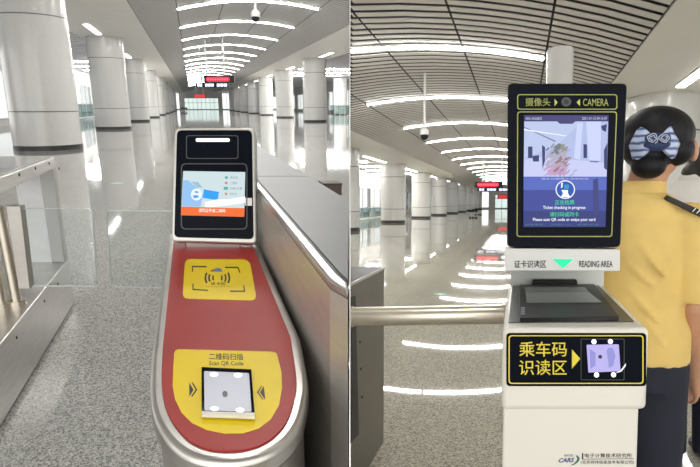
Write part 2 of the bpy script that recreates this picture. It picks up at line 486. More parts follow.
# dividing wall between the halls, seen exactly end-on from the camera
mb = MB(); x = 0.0006
pl = [(0.8, -0.4), (155, -0.4), (155, 42), (60, 22), (20, 11), (0.8, 8)]
mb.add([(-x, a, b) for a, b in pl]+[(x, a, b) for a, b in pl], [(0, 1, 2, 3, 4, 5), (11, 10, 9, 8, 7, 6)]+[(i, i+6, (i+1) % 6+6, (i+1) % 6) for i in range(6)])
solo('R', 'wall_middle', mb, M_wall, (0, 0, 0), kind='structure')

# ---------------------------------------------------------------- columns
M_seam = mat('column_seam', (0.16, 0.16, 0.16), 0.6)
def column(H, x0, d, R, label, group):
    p = HALL[H]; c = sk(H, x0, d); zt = p['z']
    t = thing(H, 'round_column', c, label, 'column', group, 'thing'); zt -= 0.003
    z1, z2 = (1.37, 4.62) if H == 'L' else (0.95, 3.15)
    g = 0.02
    part('shaft', MB().lathe([(R, 0.17), (R, z1-g), (R-0.02, z1-g), (R-0.02, z1+g), (R, z1+g), (R, z2-g), (R-0.02, z2-g), (R-0.02, z2+g), (R, z2+g), (R, zt)], c[:2], 56), M_col, t, smooth=True)
    for zz in (z1, z2): part('seam', MB().lathe([(R-0.025, zz-g), (R-0.012, zz-g), (R-0.012, zz+g), (R-0.025, zz+g)], c[:2], 56), M_seam, t, smooth=True)
    part('base_ring', MB().lathe([(R+0.012, 0.0), (R+0.012, 0.16), (R-0.01, 0.18)], c[:2], 56), M_ring, t, smooth=True)
    part('collar', MB().lathe([(R+0.02, zt-0.05), (R+0.02, zt)], c[:2], 56), M_silver, t, smooth=True)
gL, gR = 'round columns in the red console hall', 'round columns in the kiosk hall'
for i in range(9):
    column('L', -5.5, 19.9+16.9*i, 1.15, f"{NTH[i]} glossy white round column from the glass gate, beside the grey floor" if i else 'biggest glossy white round column, just behind the steel glass gate', gL)
for i in range(7):
    column('L', 12.2, 52.9+17.2*i, 1.15, f"{NTH[i]} white round column beyond the grey gate housing" if i else 'nearest white round column beyond the grey gate housing top', gL)
column('L', 25.0, 90.0, 1.15, 'white round column half hidden behind the nearest column beyond the gate housing', gL)
for i in range(9):
    column('R', -8.87, 26.1+10.35*i, 0.86, f"{NTH[i]} white round column in the row beyond the dark gate cabinet" if i else 'white round column cut by the dividing wall above the dark gate cabinet', gR)
column('R', 3.6, 13.4, 0.86, 'white round column right behind the head of the person in yellow', gR)

# dashed strip lights under the soffit along the columns
def soffit_light(H, x0, d0, d1, wd, label, group):
    z = HALL[H]['z']; t = thing(H, 'soffit_light', sk(H, x0, (d0+d1)/2, z), label, 'ceiling light', group)
    part('housing', MB().skbox(H, x0-wd/2-0.03, x0+wd/2+0.03, d0-0.03, d1+0.03, z-0.021, z-0.001), M_alu, t)
    part('diffuser', MB().skbox(H, x0-wd/2, x0+wd/2, d0, d1, z-0.045, z-0.021), M_strip2, t)
for i in range(9):
    f = 18.8+16.9*i
    soffit_light('L', -5.5, f+11.8, f+16.0, 0.32, f'{NTH[i]} short strip light on the soffit along the columns behind the glass gate', 'soffit strip lights in the red console hall')
for i in range(6):
    f = 51.7+17.2*i
    soffit_light('L', 12.3, f-5.0, f-0.8, 0.3, f'{NTH[i]} short strip light on the soffit over the columns beyond the gate housing', 'soffit strip lights in the red console hall')
for i in range(8):
    f = 25.2+10.35*i
    soffit_light('R', -8.9, f+4.6, f+9.2, 0.22, f'{NTH[i]} short strip light on the soffit above the columns beyond the dark cabinet', 'soffit strip lights in the kiosk hall')
soffit_light('R', 3.6, 8.6, 12.0, 0.2, 'short strip light on the plain soffit above the head of the person in yellow', 'soffit strip lights in the kiosk hall')
# aisle strip lights
for i in range(5):
    d = 58+7.0*i; z = HALL['L']['z']+0.18
    solo('L', 'aisle_light', MB().skbox('L', -14.0, -8.0, d, d+0.4, z-0.06, z), M_strip, sk('L', -10.2, d, z), f'{NTH[i]} thin strip light in the side aisle behind the biggest white column', 'ceiling light', 'aisle strip lights')
for i in range(4):
    d = 36+5.0*i; z = HALL['R']['z']+0.18
    solo('R', 'aisle_light', MB().skbox('R', -13.6, -10.6, d, d+0.3, z-0.06, z), M_strip, sk('R', -12, d, z), f'{NTH[i]} thin strip light in the side aisle over the bright windows of the kiosk hall', 'ceiling light', 'aisle strip lights')
for i in range(3):
    d = 70+8.0*i; z = HALL['L']['z']+0.18
    solo('L', 'aisle_light', MB().skbox('L', 14.0, 24.0, d, d+0.4, z-0.06, z), M_strip, sk('L', 19, d, z), f'{NTH[i]} thin strip light in the aisle behind the columns beyond the gate housing', 'ceiling light', 'aisle strip lights')

# ---------------------------------------------------------------- railings, signs and small things down the halls
def railing(H, a, b, hgt, label, n):
    a, b = Vector(a), Vector(b); t = thing(H, 'glass_railing', (a+b)/2, label, 'railing')
    d = (b-a); nrm = Vector((-d.y, d.x, 0)).normalized()*0.012
    part('glass_panel', MB().prism([(a+nrm)[:2], (b+nrm)[:2], (b-nrm)[:2], (a-nrm)[:2]], 0.08, hgt-0.05), G_rail, t)
    part('handrail', MB().tube([a+Vector((0, 0, hgt)), b+Vector((0, 0, hgt))], 0.04, 8), M_steel, t)
    for i in range(n+1):
        q = a+d*i/n
        part('post', MB().tube([q, q+Vector((0, 0, hgt))], 0.035, 8), M_steel, t)
railing('L', sk('L', -14.2, 60), sk('L', -14.2, 92), 1.75, 'glass railing with steel posts under the aisle windows behind the biggest column', 8)
railing('R', sk('R', -13.5, 40.5), sk('R', -13.5, 53), 0.95, 'glass railing with steel posts below the bright windows of the kiosk hall', 6)
railing('L', Vector((-3.2, 86, 0)), Vector((-0.1, 86, 0)), 1.6, 'glass railing crossing the aisle behind the nearest column beyond the gate housing', 4)

def hang_sign(H, px0, px1, py0, py1, d, label, name='hanging_sign', rods=(0.2, 0.8), rod_top=None, kind='led'):
    a, b = ony(H, px0, py1, d), ony(H, px1, py0, d)
    c = Vector(((a.x+b.x)/2, d, a.z)); t = thing(H, name, c, label, 'sign')
    part('case', MB().box(a.x, b.x, d, d+0.25, a.z, b.z), M_bplast, t)
    f = Face(H, (0, d, 0), (0, -1, 0))
    wd, ht = px1-px0, py1-py0
    if kind == 'led':
        part('red_panel', f.poly(MB(), rr(px0+wd*0.07, py0+ht*0.2, px1-wd*0.15, py1-ht*0.18, ht*0.3), 0.0, 0.01), glow('led_red', (1.0, 0.02, 0.06), 1.6), t)
        mb = MB()
        for i in range(9):
            x = px0+wd*(0.11+0.08*i); f.poly(mb, rr(x, py0+ht*0.34, x+wd*0.05, py1-ht*0.32, ht*0.08), 0.012, 0.005)
        part('led_character', mb, glow('led_red_bright', (1.0, 0.10, 0.14), 2.2), t)
    elif kind == 'white':
        mb = MB()
        for x0, x1 in ((0.04, 0.20), (0.28, 0.56), (0.64, 0.97)):
            n = 2 if x1-x0 < 0.2 else 3
            for i in range(n):
                u0 = x0+(x1-x0)*i/n; u1 = u0+(x1-x0)/n*0.86
                f.poly(mb, rr(px0+wd*u0, py0+ht*0.15, px0+wd*u1, py1-ht*0.15, ht*0.1), 0.0, 0.01)
        part('lit_character', mb, glow('sign_white', (0.80, 0.84, 1.0), 1.5), t)
    elif kind == 'red':
        part('red_panel', f.poly(MB(), rr(px0+wd*0.03, py0+ht*0.08, px1-wd*0.03, py1-ht*0.08, ht*0.15), 0.0, 0.02), glow('sign_red', (0.75, 0.05, 0.06), 0.9), t)
    if rod_top:
        for r in rods:
            x = a.x+(b.x-a.x)*r
            part('rod', MB().tube([(x, d+0.12, b.z), (x, d+0.12, rod_top(x))], 0.05, 8), M_col, t)
def vault_top(H, d):
    p = HALL[H]
    return lambda X: p['z']+p['r']*(1-((X-p['c']-SKEW[H]*d)/p['h'])**2)
hang_sign('L', 204, 234, 75.6, 82.8, 45, 'black hanging LED sign with glowing red line over the red console hall', rods=(0.1, 0.68), rod_top=vault_top('L', 45))
hang_sign('L', 196, 228.5, 82.9, 87.3, 48, 'dark hanging sign with white lit characters below the red LED sign', rods=(0.17, 0.85), rod_top=vault_top('L', 48), kind='white')
hang_sign('L', 193.8, 205.5, 94, 98, 95, 'small far red sign hanging before the glass screen of the red console hall', rod_top=vault_top('L', 95), kind='red')
hang_sign('R', 475.2, 503, 181.6, 187.6, 38, 'black hanging LED sign with glowing red line beside the kiosk screen', rods=(0.28, 0.98), rod_top=vault_top('R', 38))
hang_sign('R', 477.8, 511, 188, 191.2, 40, 'dark hanging sign with white lit characters beside the kiosk screen', rods=(0.2, 0.9), rod_top=vault_top('R', 40), kind='white')
hang_sign('R', 498, 510, 194.5, 199, 70, 'small far red sign hanging beside the edge of the kiosk screen', rod_top=vault_top('R', 70), kind='red')

def cctv(H, px, py, x0, label):
    # hangs from the vault on the line x0 of the hall
    dd = ray(H, px, py); k = SKEW[H]
    d = x0/(dd.x/dd.y-k); q = ony(H, px, py, d); top = vault_top(H, d)(q.x)
    s = 1.3 if H == 'L' else 1.0
    t = thing(H, 'surveillance_camera', q, label, 'camera')
    part('rod', MB().tube([(q.x, d, q.z+0.1*s), (q.x, d, top)], 0.035*s, 10), M_col, t)
    part('housing', MB().lathe([(0.05*s, q.z+0.16*s), (0.11*s, q.z+0.10*s), (0.12*s, q.z), (0.10*s, q.z-0.03*s)], (q.x, d), 20), M_col, t, smooth=True)
    part('lens_dome', MB().ellipsoid((q.x, d-0.01, q.z-0.02*s), (0.105*s, 0.105*s, 0.12*s)), M_bplast, t, smooth=True)
cctv('L', 255.5, 16.5, 2.3, 'white surveillance camera with dark dome on a rod over the red console hall')
cctv('R', 424.3, 134.5, -2.45, 'white surveillance camera with dark dome hanging on a rod in the kiosk hall')

def bench(H, c, label, group, n=3, s=1.0):
    t = thing(H, 'waiting_bench', c, label, 'bench', group)
    part('beam', MB().box(c[0]-0.3*n*s, c[0]+0.3*n*s, c[1]-0.04, c[1]+0.04, 0.36*s, 0.42*s), M_steel, t)
    for i in range(n):
        x = c[0]+(i-(n-1)/2)*0.6*s
        part('seat', MB().box(x-0.26*s, x+0.26*s, c[1]-0.25*s, c[1]+0.22*s, 0.42*s, 0.48*s), M_bplast, t, bevel=0.02)
        part('backrest', MB().prism([(x-0.26*s, c[1]+0.22*s), (x+0.26*s, c[1]+0.22*s), (x+0.26*s, c[1]+0.28*s), (x-0.26*s, c[1]+0.28*s)], 0.5*s, 0.95*s), M_bplast, t, bevel=0.02)
    for x in (-0.24*n*s, 0.24*n*s):
        part('leg', MB().box(c[0]+x-0.03, c[0]+x+0.03, c[1]-0.2*s, c[1]+0.2*s, 0.0, 0.37*s), M_steel, t)
    return t
q = onz('R', 473.5, 214.5, 0); b0 = bench('R', q, 'black waiting bench with three seats, nearest of the far ones', 'far waiting benches', 3, 0.6)
dup(b0, 'R', onz('R', 478.5, 212, 0), 'black waiting bench with three seats, behind the nearest of the far ones', 'far waiting benches')
q = onz('L', 184, 111.0, 0); bench('L', q, 'far black waiting bench at the end of the column row behind the glass gate', None, 3, 1.0)
q = onz('R', 409.3, 212, 0)
t = thing('R', 'information_totem', q, 'dark blue information totem standing between two columns of the kiosk hall', 'totem')
part('plinth', MB().box(q.x-0.5, q.x+0.5, q.y-0.2, q.y+0.2, 0, 0.15), M_ring, t)
part('body', MB().box(q.x-0.45, q.x+0.45, q.y-0.12, q.y+0.12, 0.15, 3.0), mat('totem_blue', (0.02, 0.025, 0.06), 0.4), t)
part('panel', MB().box(q.x-0.3, q.x+0.3, q.y-0.14, q.y-0.12, 1.0, 1.9), M_wall, t)

def floor_sticker(H, px, py, r, label, col):
    q = onz(H, px, py, 0)
    t = thing(H, 'floor_sticker', q, label, 'sticker')
    part('disc', MB().lathe([(r, 0.0), (r, 0.002)], q[:2], 32), col, t)
    part('arrow', MB().prism([(q.x-r*0.5, q.y-r*0.1), (q.x, q.y+r*0.6), (q.x+r*0.5, q.y-r*0.1), (q.x+r*0.2, q.y-r*0.1), (q.x+r*0.2, q.y-r*0.6), (q.x-r*0.2, q.y-r*0.6), (q.x-r*0.2, q.y-r*0.1)], 0.002, 0.003), M_wall, t)
floor_sticker('L', 117.5, 183.3, 0.13, 'pale green round arrow sticker on the floor of the red console hall', mat('sticker_pale', (0.42, 0.62, 0.55), 0.4))
floor_sticker('R', 440, 294.2, 0.10, 'green round arrow sticker on the floor past the steel tube', mat('sticker_green', (0.12, 0.42, 0.26), 0.4))
# brown bin past the gate housing
q = onz('L', 333, 195, 0)
t = thing('L', 'floor_box', q, 'small dark brown box on the floor past the grey gate housing', 'box')
part('body', MB().skbox('L', q.x-SKEW['L']*q.y-0.17, q.x-SKEW['L']*q.y+0.16, q.y, q.y+0.35, 0, 0.19), mat('brown_box', (0.10, 0.075, 0.06), 0.5), t)
part('lid', MB().skbox('L', q.x-SKEW['L']*q.y-0.18, q.x-SKEW['L']*q.y+0.17, q.y-0.01, q.y+0.36, 0.19, 0.215), mat('brown_lid', (0.06, 0.045, 0.038), 0.5), t)

# ---------------------------------------------------------------- red-topped gate console
H = 'L'; ZT = 1.05; XC, HW = 0.046, 0.153
fz = Face(H, (0, 0, ZT), (0, 0, 1))
SGN = 1
EDGE = [(296.5, 378), (294, 400), (287, 420.5), (273, 437), (252, 447.5), (227, 450.5), (203, 447), (185, 436.5), (171, 419), (163.5, 399), (161.5, 375)]
def catmull(p, n=4):
    out = []
    for i in range(len(p)-1):
        a, b, c, d = [Vector(p[min(max(i+j, 0), len(p)-1)]) for j in (-1, 0, 1, 2)]
        for k in range(n):
            t = k/n; out.append(0.5*((2*b)+(c-a)*t+(2*a-5*b+4*c-d)*t*t+(3*b-a-3*c+d)*t**3))
    return out+[Vector(p[-1])]
def console_outline(o, far):
    """plan outline: long sides, rounded front; o grows it outwards"""
    pts = catmull([fz.at(x, y).to_2d() for x, y in [(290.5, 337)]+EDGE+[(163, 345)]])
    pts = [fz.at(255, 250).to_2d()]+pts+[fz.at(172.3, 250).to_2d()]
    kx = SKEW['L']
    pts[0] = pts[0]+Vector((kx, 1))*(far-pts[0].y); pts[-1] = pts[-1]+Vector((kx, 1))*(far-pts[-1].y)
    out = []
    for i, p in enumerate(pts):
        t = (pts[min(i+1, len(pts)-1)]-pts[max(i-1, 0)]).normalized()
        out.append(tuple(p+Vector((-t.y, t.x))*SGN*o))
    return out
cons = thing(H, 'gate_console', sk(H, XC, 1.4), 'red-topped steel gate console with yellow stickers and rounded front', 'gate')
part('body', MB().prism(console_outline(0.012, 2.24), 0.0, ZT-0.05), M_steel_d, cons, smooth=True)
part('rim', MB().prism(console_outline(0.024, 2.25), ZT-0.05, ZT-0.003), M_steel, cons, bevel=0.012, segs=3)
top = part('red_top', MB().prism(console_outline(0.0, 2.2), ZT-0.01, ZT), M_red, cons)
# card reading sticker
st = part('card_sticker', fz.poly(MB(), rquad([(185, 259), (249.5, 259.5), (257, 300.5), (182.5, 298.5)], [6, 7, 7, 6]), 0.0002), M_yel, cons)
mb = MB()
for pts in ([(192.5, 271), (192.5, 266.3), (206, 266.6)], [(225.5, 267.2), (238, 267.4), (239.7, 272)], [(193, 284), (193, 289.3), (207.5, 290.2)], [(230.5, 291), (244.5, 291), (243.7, 286)]):
    for a, b in zip(pts[:-1], pts[1:]):
        d = (Vector(b)-Vector(a)).normalized(); nn = Vector((-d.y, d.x))*0.55
        a2 = Vector(a)-d*0.5; b2 = Vector(b)+d*0.5
        fz.poly(mb, [tuple(a2+nn), tuple(b2+nn), tuple(b2-nn), tuple(a2-nn)], 0.001)
    part('corner_mark', mb, M_blk, st); mb = MB()
mb = MB()
def arcband(face, mb, cx, cy, r0, r1, a0, a1, sy=1.0, lift=0.001, n=8):
    o = [(cx+r1*math.cos(math.radians(a0+(a1-a0)*i/n)), cy+sy*r1*math.sin(math.radians(a0+(a1-a0)*i/n))) for i in range(n+1)]
    i_ = [(cx+r0*math.cos(math.radians(a0+(a1-a0)*i/n)), cy+sy*r0*math.sin(math.radians(a0+(a1-a0)*i/n))) for i in range(n, -1, -1)]
    face.poly(mb, o+i_, lift)
for r, w_ in ((5.2, 1.4), (9.2, 1.5), (12.8, 1.6)):
    sp = 28 if r > 6 else 30
    arcband(fz, mb, 217.4, 277.8, r-w_, r, -sp, sp, 0.9 if r > 6 else 1.0)
    arcband(fz, mb, 217.4, 277.8, r-w_, r, 180-sp, 180+sp, 0.9 if r > 6 else 1.0)
part('wave_mark', mb, M_blk, st)
part('emblem', fz.poly(MB(), [(210.2, 271), (213.5, 269.5), (217.5, 268), (220.8, 268.4), (222.2, 271.3), (216, 271.2)], 0.001), mat('emblem_blue', (0.10, 0.22, 0.45), 0.4), st)
part('emblem_tip', fz.poly(MB(), [(210, 271.1), (213.0, 269.3), (214.2, 269.6), (213.0, 271.2)], 0.0016), mat('emblem_red', (0.6, 0.05, 0.03), 0.4), st)
part('lettering', letter(fz, '读卡区', 210.5, 282.2, 225.8, 285.2, 0.001, 0.01), M_blk, st)
part('small_lettering', letter(fz, 'Please put card here', 205.5, 286.0, 232, 287.4, 0.001), M_grey_p, st)
# code scanning sticker with its round front
arc = [(276.8, 353.5), (281.5, 372), (282, 388), (279, 405), (271, 419), (259, 428.5), (243, 433.3), (225, 433.6), (207, 430), (192, 423), (181.5, 412.5), (175, 399), (172.7, 386), (173.3, 368), (174.2, 353)]
st = part('code_sticker', fz.poly(MB(), [(179, 349.2), (271, 351.6), (275, 352.4)]+arc+[(175.5, 350.2)], 0.0002), M_yel, cons)
part('lettering', letter(fz, '二维码扫描', 0, 0, 0, 0, 0.001, 0.015, quad=[(208.8, 353.0), (243, 353.6), (243.3, 360.3), (209, 359.8)]), M_blk, st)
part('english_lettering', letter(fz, 'Scan QR Code', 0, 0, 0, 0, 0.001, 0.015, quad=[(209, 360.9), (243.3, 361.2), (243.5, 366.3), (209.2, 366)]), M_blk, st)
mb = MB()
fz.poly(mb, [(189.2, 382.5), (193.4, 389.6), (189.4, 396.5)], 0.001); fz.poly(mb, [(191.6, 382.5), (192.8, 382.5), (197.3, 389.6), (192.4, 396.3), (191.2, 396.3), (195.6, 389.6)], 0.001)
fz.poly(mb, [(263.8, 386), (260, 392.3), (265.3, 399.5)], 0.001); fz.poly(mb, [(262.2, 385.8), (261.2, 385.8), (257, 392.2), (262.4, 399.2), (263.4, 399.2), (258.4, 392.2)], 0.001)
part('arrow_mark', mb, M_blk, st)
win = part('scanner_frame', fz.poly(MB(), [(201.6, 367), (251.2, 369.4), (254.8, 415.7), (201.6, 413.8)], 0.0005, 0.004), M_bglass, cons)
part('scanner_glass', fz.poly(MB(), rquad([(204, 371), (249, 373), (251.5, 411.5), (204.5, 410)], 1.5), 0.0046, 0.001), glow('scanner_glow', (0.72, 0.73, 0.82), 0.62), win)
for x, y in ((214, 374.3), (238, 375), (214.5, 408.5), (240, 410)):
    part('lamp_spot', fz.poly(MB(), disc(x, y, 4.2, 2.3), 0.006), glow('scanner_lamp', (1, 1, 1), 1.3), win)
part('lens', fz.poly(MB(), disc(225, 393.8, 2.7, 3.0), 0.006), M_dgrey, win)
part('ledge', fz.poly(MB(), [(201.6, 411), (254.6, 412.6), (254.8, 416.2), (201.6, 414.2)], 0.0046, 0.006), mat('ledge_white', (0.75, 0.73, 0.66), 0.4), win)

# tilted screen head on the far end of the console
Pb = onz(H, 214, 242, ZT+0.01); Pb = Vector((Pb.x, 1.96, ZT+0.015))
tilt = math.radians(22)
Nf = Vector((0, -math.cos(tilt), math.sin(tilt)))
ft = Face(H, Pb, Nf)
head = part('screen_head', ft.poly(MB(), rquad([(174.3, 127.5), (254.8, 127.5), (256.2, 244), (171.3, 241.5)], [6, 6, 5, 5]), -0.055, 0.055), M_silver, cons, bevel=0.006)
part('neck', MB().skbox(H, XC-0.11, XC+0.11, 2.0, 2.2, ZT-0.004, ZT+0.12), M_steel, cons, bevel=0.004)
part('black_face', ft.poly(MB(), rquad([(177, 130.2), (251.8, 130.2), (253.6, 239.2), (174.2, 237.2)], 5), 0.0, 0.003), M_bglass, head)
part('lamp_recess', ft.ring(MB(), rr(186, 135.2, 238.4, 158.8, 3), rr(186.9, 136.0, 237.5, 158.0, 2.6), 0.003, 0.001), M_dgrey, head)
part('lamp_bar', ft.poly(MB(), rr(195.8, 138.3, 229.6, 141.6, 1.6), 0.003, 0.002), glow('lamp_bar', (1, 0.98, 0.95), 1.6), head)
part('screen_bezel', ft.ring(MB(), rr(180.8, 163.2, 247.4, 229.5, 5), rr(182, 164.3, 246.3, 228.5, 4.4), 0.003, 0.001), M_dgrey, head)
part('display', ft.poly(MB(), [(183.2, 171), (245.2, 172), (244.2, 216.8), (180.9, 215.2)], 0.003, 0.001), glow('scr_pale', (0.62, 0.75, 0.78), 0.95), head)
part('blue_area', ft.poly(MB(), [(183.2, 180.5), (188, 180), (195, 186.5), (200, 190), (203, 195), (200.5, 206.6), (181.6, 206.5)], 0.0042, 0.0004), glow('scr_blue_pale', (0.30, 0.55, 0.88), 0.95), head)
part('roof_shape', ft.poly(MB(), [(191, 181.6), (198, 181.9), (203, 187.7), (196.5, 187.5)], 0.0042, 0.0004), glow('scr_teal', (0.35, 0.58, 0.70), 0.9), head)
part('white_ring', ft.poly(MB(), disc(196.5, 194.5, 5.6, 6), 0.0048, 0.0004), glow('scr_white', (0.8, 0.88, 0.95), 1.0), head)
part('hand_mark', ft.poly(MB(), [(192.6, 195.5), (197.6, 195), (199.2, 197.2), (194, 198.4)], 0.0054, 0.0004), glow('scr_blue_mid', (0.12, 0.38, 0.8), 0.9), head)
part('finger_mark', ft.poly(MB(), [(194.6, 190.8), (198.6, 191.6), (198.2, 193.2), (194.8, 192.6)], 0.0054, 0.0004), glow('scr_blue_mid', (0.12, 0.38, 0.8), 0.9), head)
part('card_picture', ft.poly(MB(), [(203.8, 189.3), (219, 191.9), (217.6, 200.3), (202.7, 197.9)], 0.0048, 0.0004), glow('scr_blue', (0.03, 0.36, 0.92), 0.95), head)
part('sleeve_glare_picture', ft.poly(MB(), [(204.6, 202.4), (216.5, 199.4), (228, 199.3), (245.2, 196.4), (245.0, 203), (205, 208.2)], 0.0050, 0.0004), glow('scr_sleeve_glare', (0.95, 0.97, 0.98), 1.0), head)  # white sleeve drawing, with the strip lights' reflection painted into it
part('glare_tab', ft.poly(MB(), [(245.2, 198), (252, 198), (252, 205.7), (245.2, 205.6)], 0.0034, 0.0004), mat('scr_glare', (0.75, 0.74, 0.72), 0.3), head)  # painted end of that reflection, running past the display edge
part('banner', ft.poly(MB(), [(181.4, 206.6), (244.6, 208.2), (244.2, 216.8), (180.9, 215.2)], 0.0056, 0.0004), glow('scr_orange', (0.92, 0.16, 0.03), 0.95), head)
part('banner_lettering', letter(ft, '请刷证件或二维码', 0, 0, 0, 0, 0.0064, 0.01, quad=[(198.8, 208.3), (225.3, 208.9), (225.2, 212.6), (198.6, 212.2)]), glow('scr_text_white', (1, 0.95, 0.92), 1.0), head)
mb = MB(); letter(ft, '身份证', 230.2, 176.2, 237.8, 178.9, 0.0044, mb=mb); letter(ft, '二维码', 230.2, 181.8, 237.4, 184.4, 0.0044, mb=mb); letter(ft, '护照 车票', 230.0, 187.2, 242.2, 189.8, 0.0044, mb=mb); letter(ft, '学生证', 229.6, 192.7, 236.8, 195.2, 0.0044, mb=mb)
part('list_lettering', mb, glow('scr_text_grey', (0.25, 0.32, 0.34), 0.8), head)
mb = MB()
ft.poly(mb, [(226.4, 175.6), (228.4, 177.5), (226.4, 179.4), (224.4, 177.5)], 0.0044, 0.0004); part('list_icon', mb, glow('scr_icon_green', (0.15, 0.5, 0.45), 0.8), head); mb = MB(); ft.poly(mb, rr(223.6, 186.8, 228, 189.8, 0.6), 0.0044, 0.0004)
part('list_icon', mb, glow('scr_icon_green', (0.15, 0.5, 0.45), 0.8), head)
mb = MB(); ft.poly(mb, disc(226.2, 183, 1.3), 0.0044, 0.0004); ft.poly(mb, disc(226.0, 193.8, 1.2), 0.0044, 0.0004)
part('list_icon_orange', mb, glow('scr_icon_orange', (0.7, 0.25, 0.15), 0.8), head)

# ---------------------------------------------------------------- grey-topped gate housing beside the console
ZH = 1.27
pl = [(-0.040, 0.962), (-0.004, 0.905), (-0.004, 1.80), tuple(sk(H, 0.53, 4.65)[:2]), tuple(sk(H, 0.248, 4.65)[:2])]
hs = thing(H, 'gate_housing', (-0.4, 2.2, 0), 'long steel gate housing with a matte grey top beside the red console', 'gate')
part('body', MB().prism(pl, 0.0, ZH-0.02), mat('satin_steel', (0.52, 0.49, 0.45), 0.38, metal=0.6, var=0.08, vscale=4.0, stretch=(1, 1, 8)), hs)
inner = [(-0.026, 0.99), (-0.004, 0.935), (-0.004, 1.80), tuple(sk(H, 0.525, 4.64)[:2]), tuple(sk(H, 0.268, 4.64)[:2])]
part('steel_lip', MB().prism([(p[0], p[1]) for p in pl], ZH-0.02, ZH), M_steel, hs, bevel=0.004)
part('shadow_gap', MB().prism(inner, ZH-0.01, ZH+0.001), M_bplast, hs)
inn2 = [(-0.021, 0.998), (-0.004, 0.95), (-0.004, 1.80), tuple(sk(H, 0.522, 4.63)[:2]), tuple(sk(H, 0.275, 4.63)[:2])]
tp = part('grey_top', MB().prism(inn2, ZH, ZH+0.004), M_greytop, hs)
part('seam', MB().skbox(H, 0.275, 0.522, 2.44, 2.455, ZH+0.003, ZH+0.0046), M_bplast, tp)

# ---------------------------------------------------------------- steel gate with a glass flap at the passage's other side
XR = -2.26+0.296*4.0                     # hall line of the side facing the passage
gt = thing(H, 'glass_gate', sk(H, XR-0.25, 3.0), 'stainless steel gate cabinet with screws, glass flap and open middle', 'gate')
part('lower_box', MB().skbox(H, XR-0.55, XR, 1.2, 4.0, 0.03, 0.40), M_steel, gt, bevel=0.006)
part('plinth', MB().skbox(H, XR-0.53, XR-0.02, 1.22, 3.98, 0.0, 0.03), M_ring, gt)
M_post = mat('post_grey', (0.46, 0.46, 0.45), 0.35, metal=0.15, var=0.03)
part('end_post', MB().skbox(H, XR-0.105, XR, 3.9, 4.0, 0.40, 1.15), M_post, gt, bevel=0.006)
part('end_post', MB().skbox(H, XR-0.55, XR-0.49, 3.9, 4.0, 0.40, 1.15), M_post, gt, bevel=0.006)
part('inner_panel', MB().skbox(H, XR-0.30, XR-0.107, 3.92, 3.95, 0.40, 1.14), mat('inner_panel_pale', (0.80, 0.81, 0.82), 0.3), gt)
part('top_rail', MB().skbox(H, XR-0.55, XR, 1.2, 4.0, 1.13, 1.215), M_steel, gt, bevel=0.006)
part('top_cover', MB().skbox(H, XR-0.53, XR-0.02, 1.22, 3.98, 1.213, 1.222), mat('pale_cover', (0.42, 0.42, 0.41), 0.12, var=0.03), gt)
fside = Face(H, sk(H, XR, 0), Vector((1, 0.296, 0)))
for x, y in ((19, 174.8), (35.2, 168.2), (49, 163.2), (57.5, 283.8), (44.3, 301), (16.5, 337.5), (59, 168.5)):
    q = fside.at(x, y)
    part('screw', MB().tube([q-fside.N*0.002, q+fside.N*0.004], 0.010, 10), M_bplast, gt)
fv = 3.03
def vx(px, py, d): return ony(H, px, py, d)
a = vx(17, 302, fv)
part('hinge_tube', MB().tube([(a.x, fv, 0.40), (a.x-0.02, fv, 1.02)], 0.030, 16), M_tube, gt, smooth=True)
part('tube_flange', MB().tube([(a.x, fv, 0.40), (a.x, fv, 0.43)], 0.052, 20), M_tube, gt, smooth=True)
b = vx(1.5, 301, 2.98)
part('hinge_tube', MB().tube([(b.x, 2.98, 0.40), (b.x-0.02, 2.98, 1.02)], 0.030, 16), M_tube, gt, smooth=True)
part('tube_flange', MB().tube([(b.x, 2.98, 0.40), (b.x, 2.98, 0.43)], 0.052, 20), M_tube, gt, smooth=True)
ff = Face(H, (0, fv, 0), (0, -1, 0))
part('clamp_plate', ff.poly(MB(), [(6, 206), (20, 206), (30, 289), (18.5, 289)], -0.02, 0.05), M_steel_d, gt, bevel=0.003)
part('flap_glass', ff.poly(MB(), rquad([(18, 208.5), (92, 208.8), (97, 286.5), (28, 286)], [1, 7, 6, 1]), -0.006, 0.012), G_flap, gt)
M_edge = mat('glass_edge', (0.62, 0.70, 0.67), 0.2)
part('flap_edge', ff.ring(MB(), rquad([(18, 208.3), (92.3, 208.5), (97.3, 286.8), (28, 286.3)], [1, 7, 6, 1]), rquad([(18.5, 208.8), (91.6, 209.2), (96.6, 286.1), (28.5, 285.7)], [1, 7, 6, 1]), -0.006, 0.012), M_edge, gt)
part('flap_mark', ff.poly(MB(), [(90, 242), (94, 242), (91, 246.5)], 0.007, 0.001), M_wall, gt)
# the matching flap belongs to the console
part('flap_glass', ff.poly(MB(), rquad([(105, 210.6), (238, 211.8), (238, 289.6), (111, 287)], [7, 1, 1, 6]), -0.006, 0.012), G_flap, hs)
part('flap_edge', ff.ring(MB(), rquad([(104.7, 210.3), (238.4, 211.5), (238.4, 289.9), (110.7, 287.3)], [7, 1, 1, 6]), rquad([(105.4, 210.9), (237.9, 212.1), (237.9, 289.3), (111.4, 286.7)], [7, 1, 1, 6]), -0.006, 0.012), M_edge, hs)

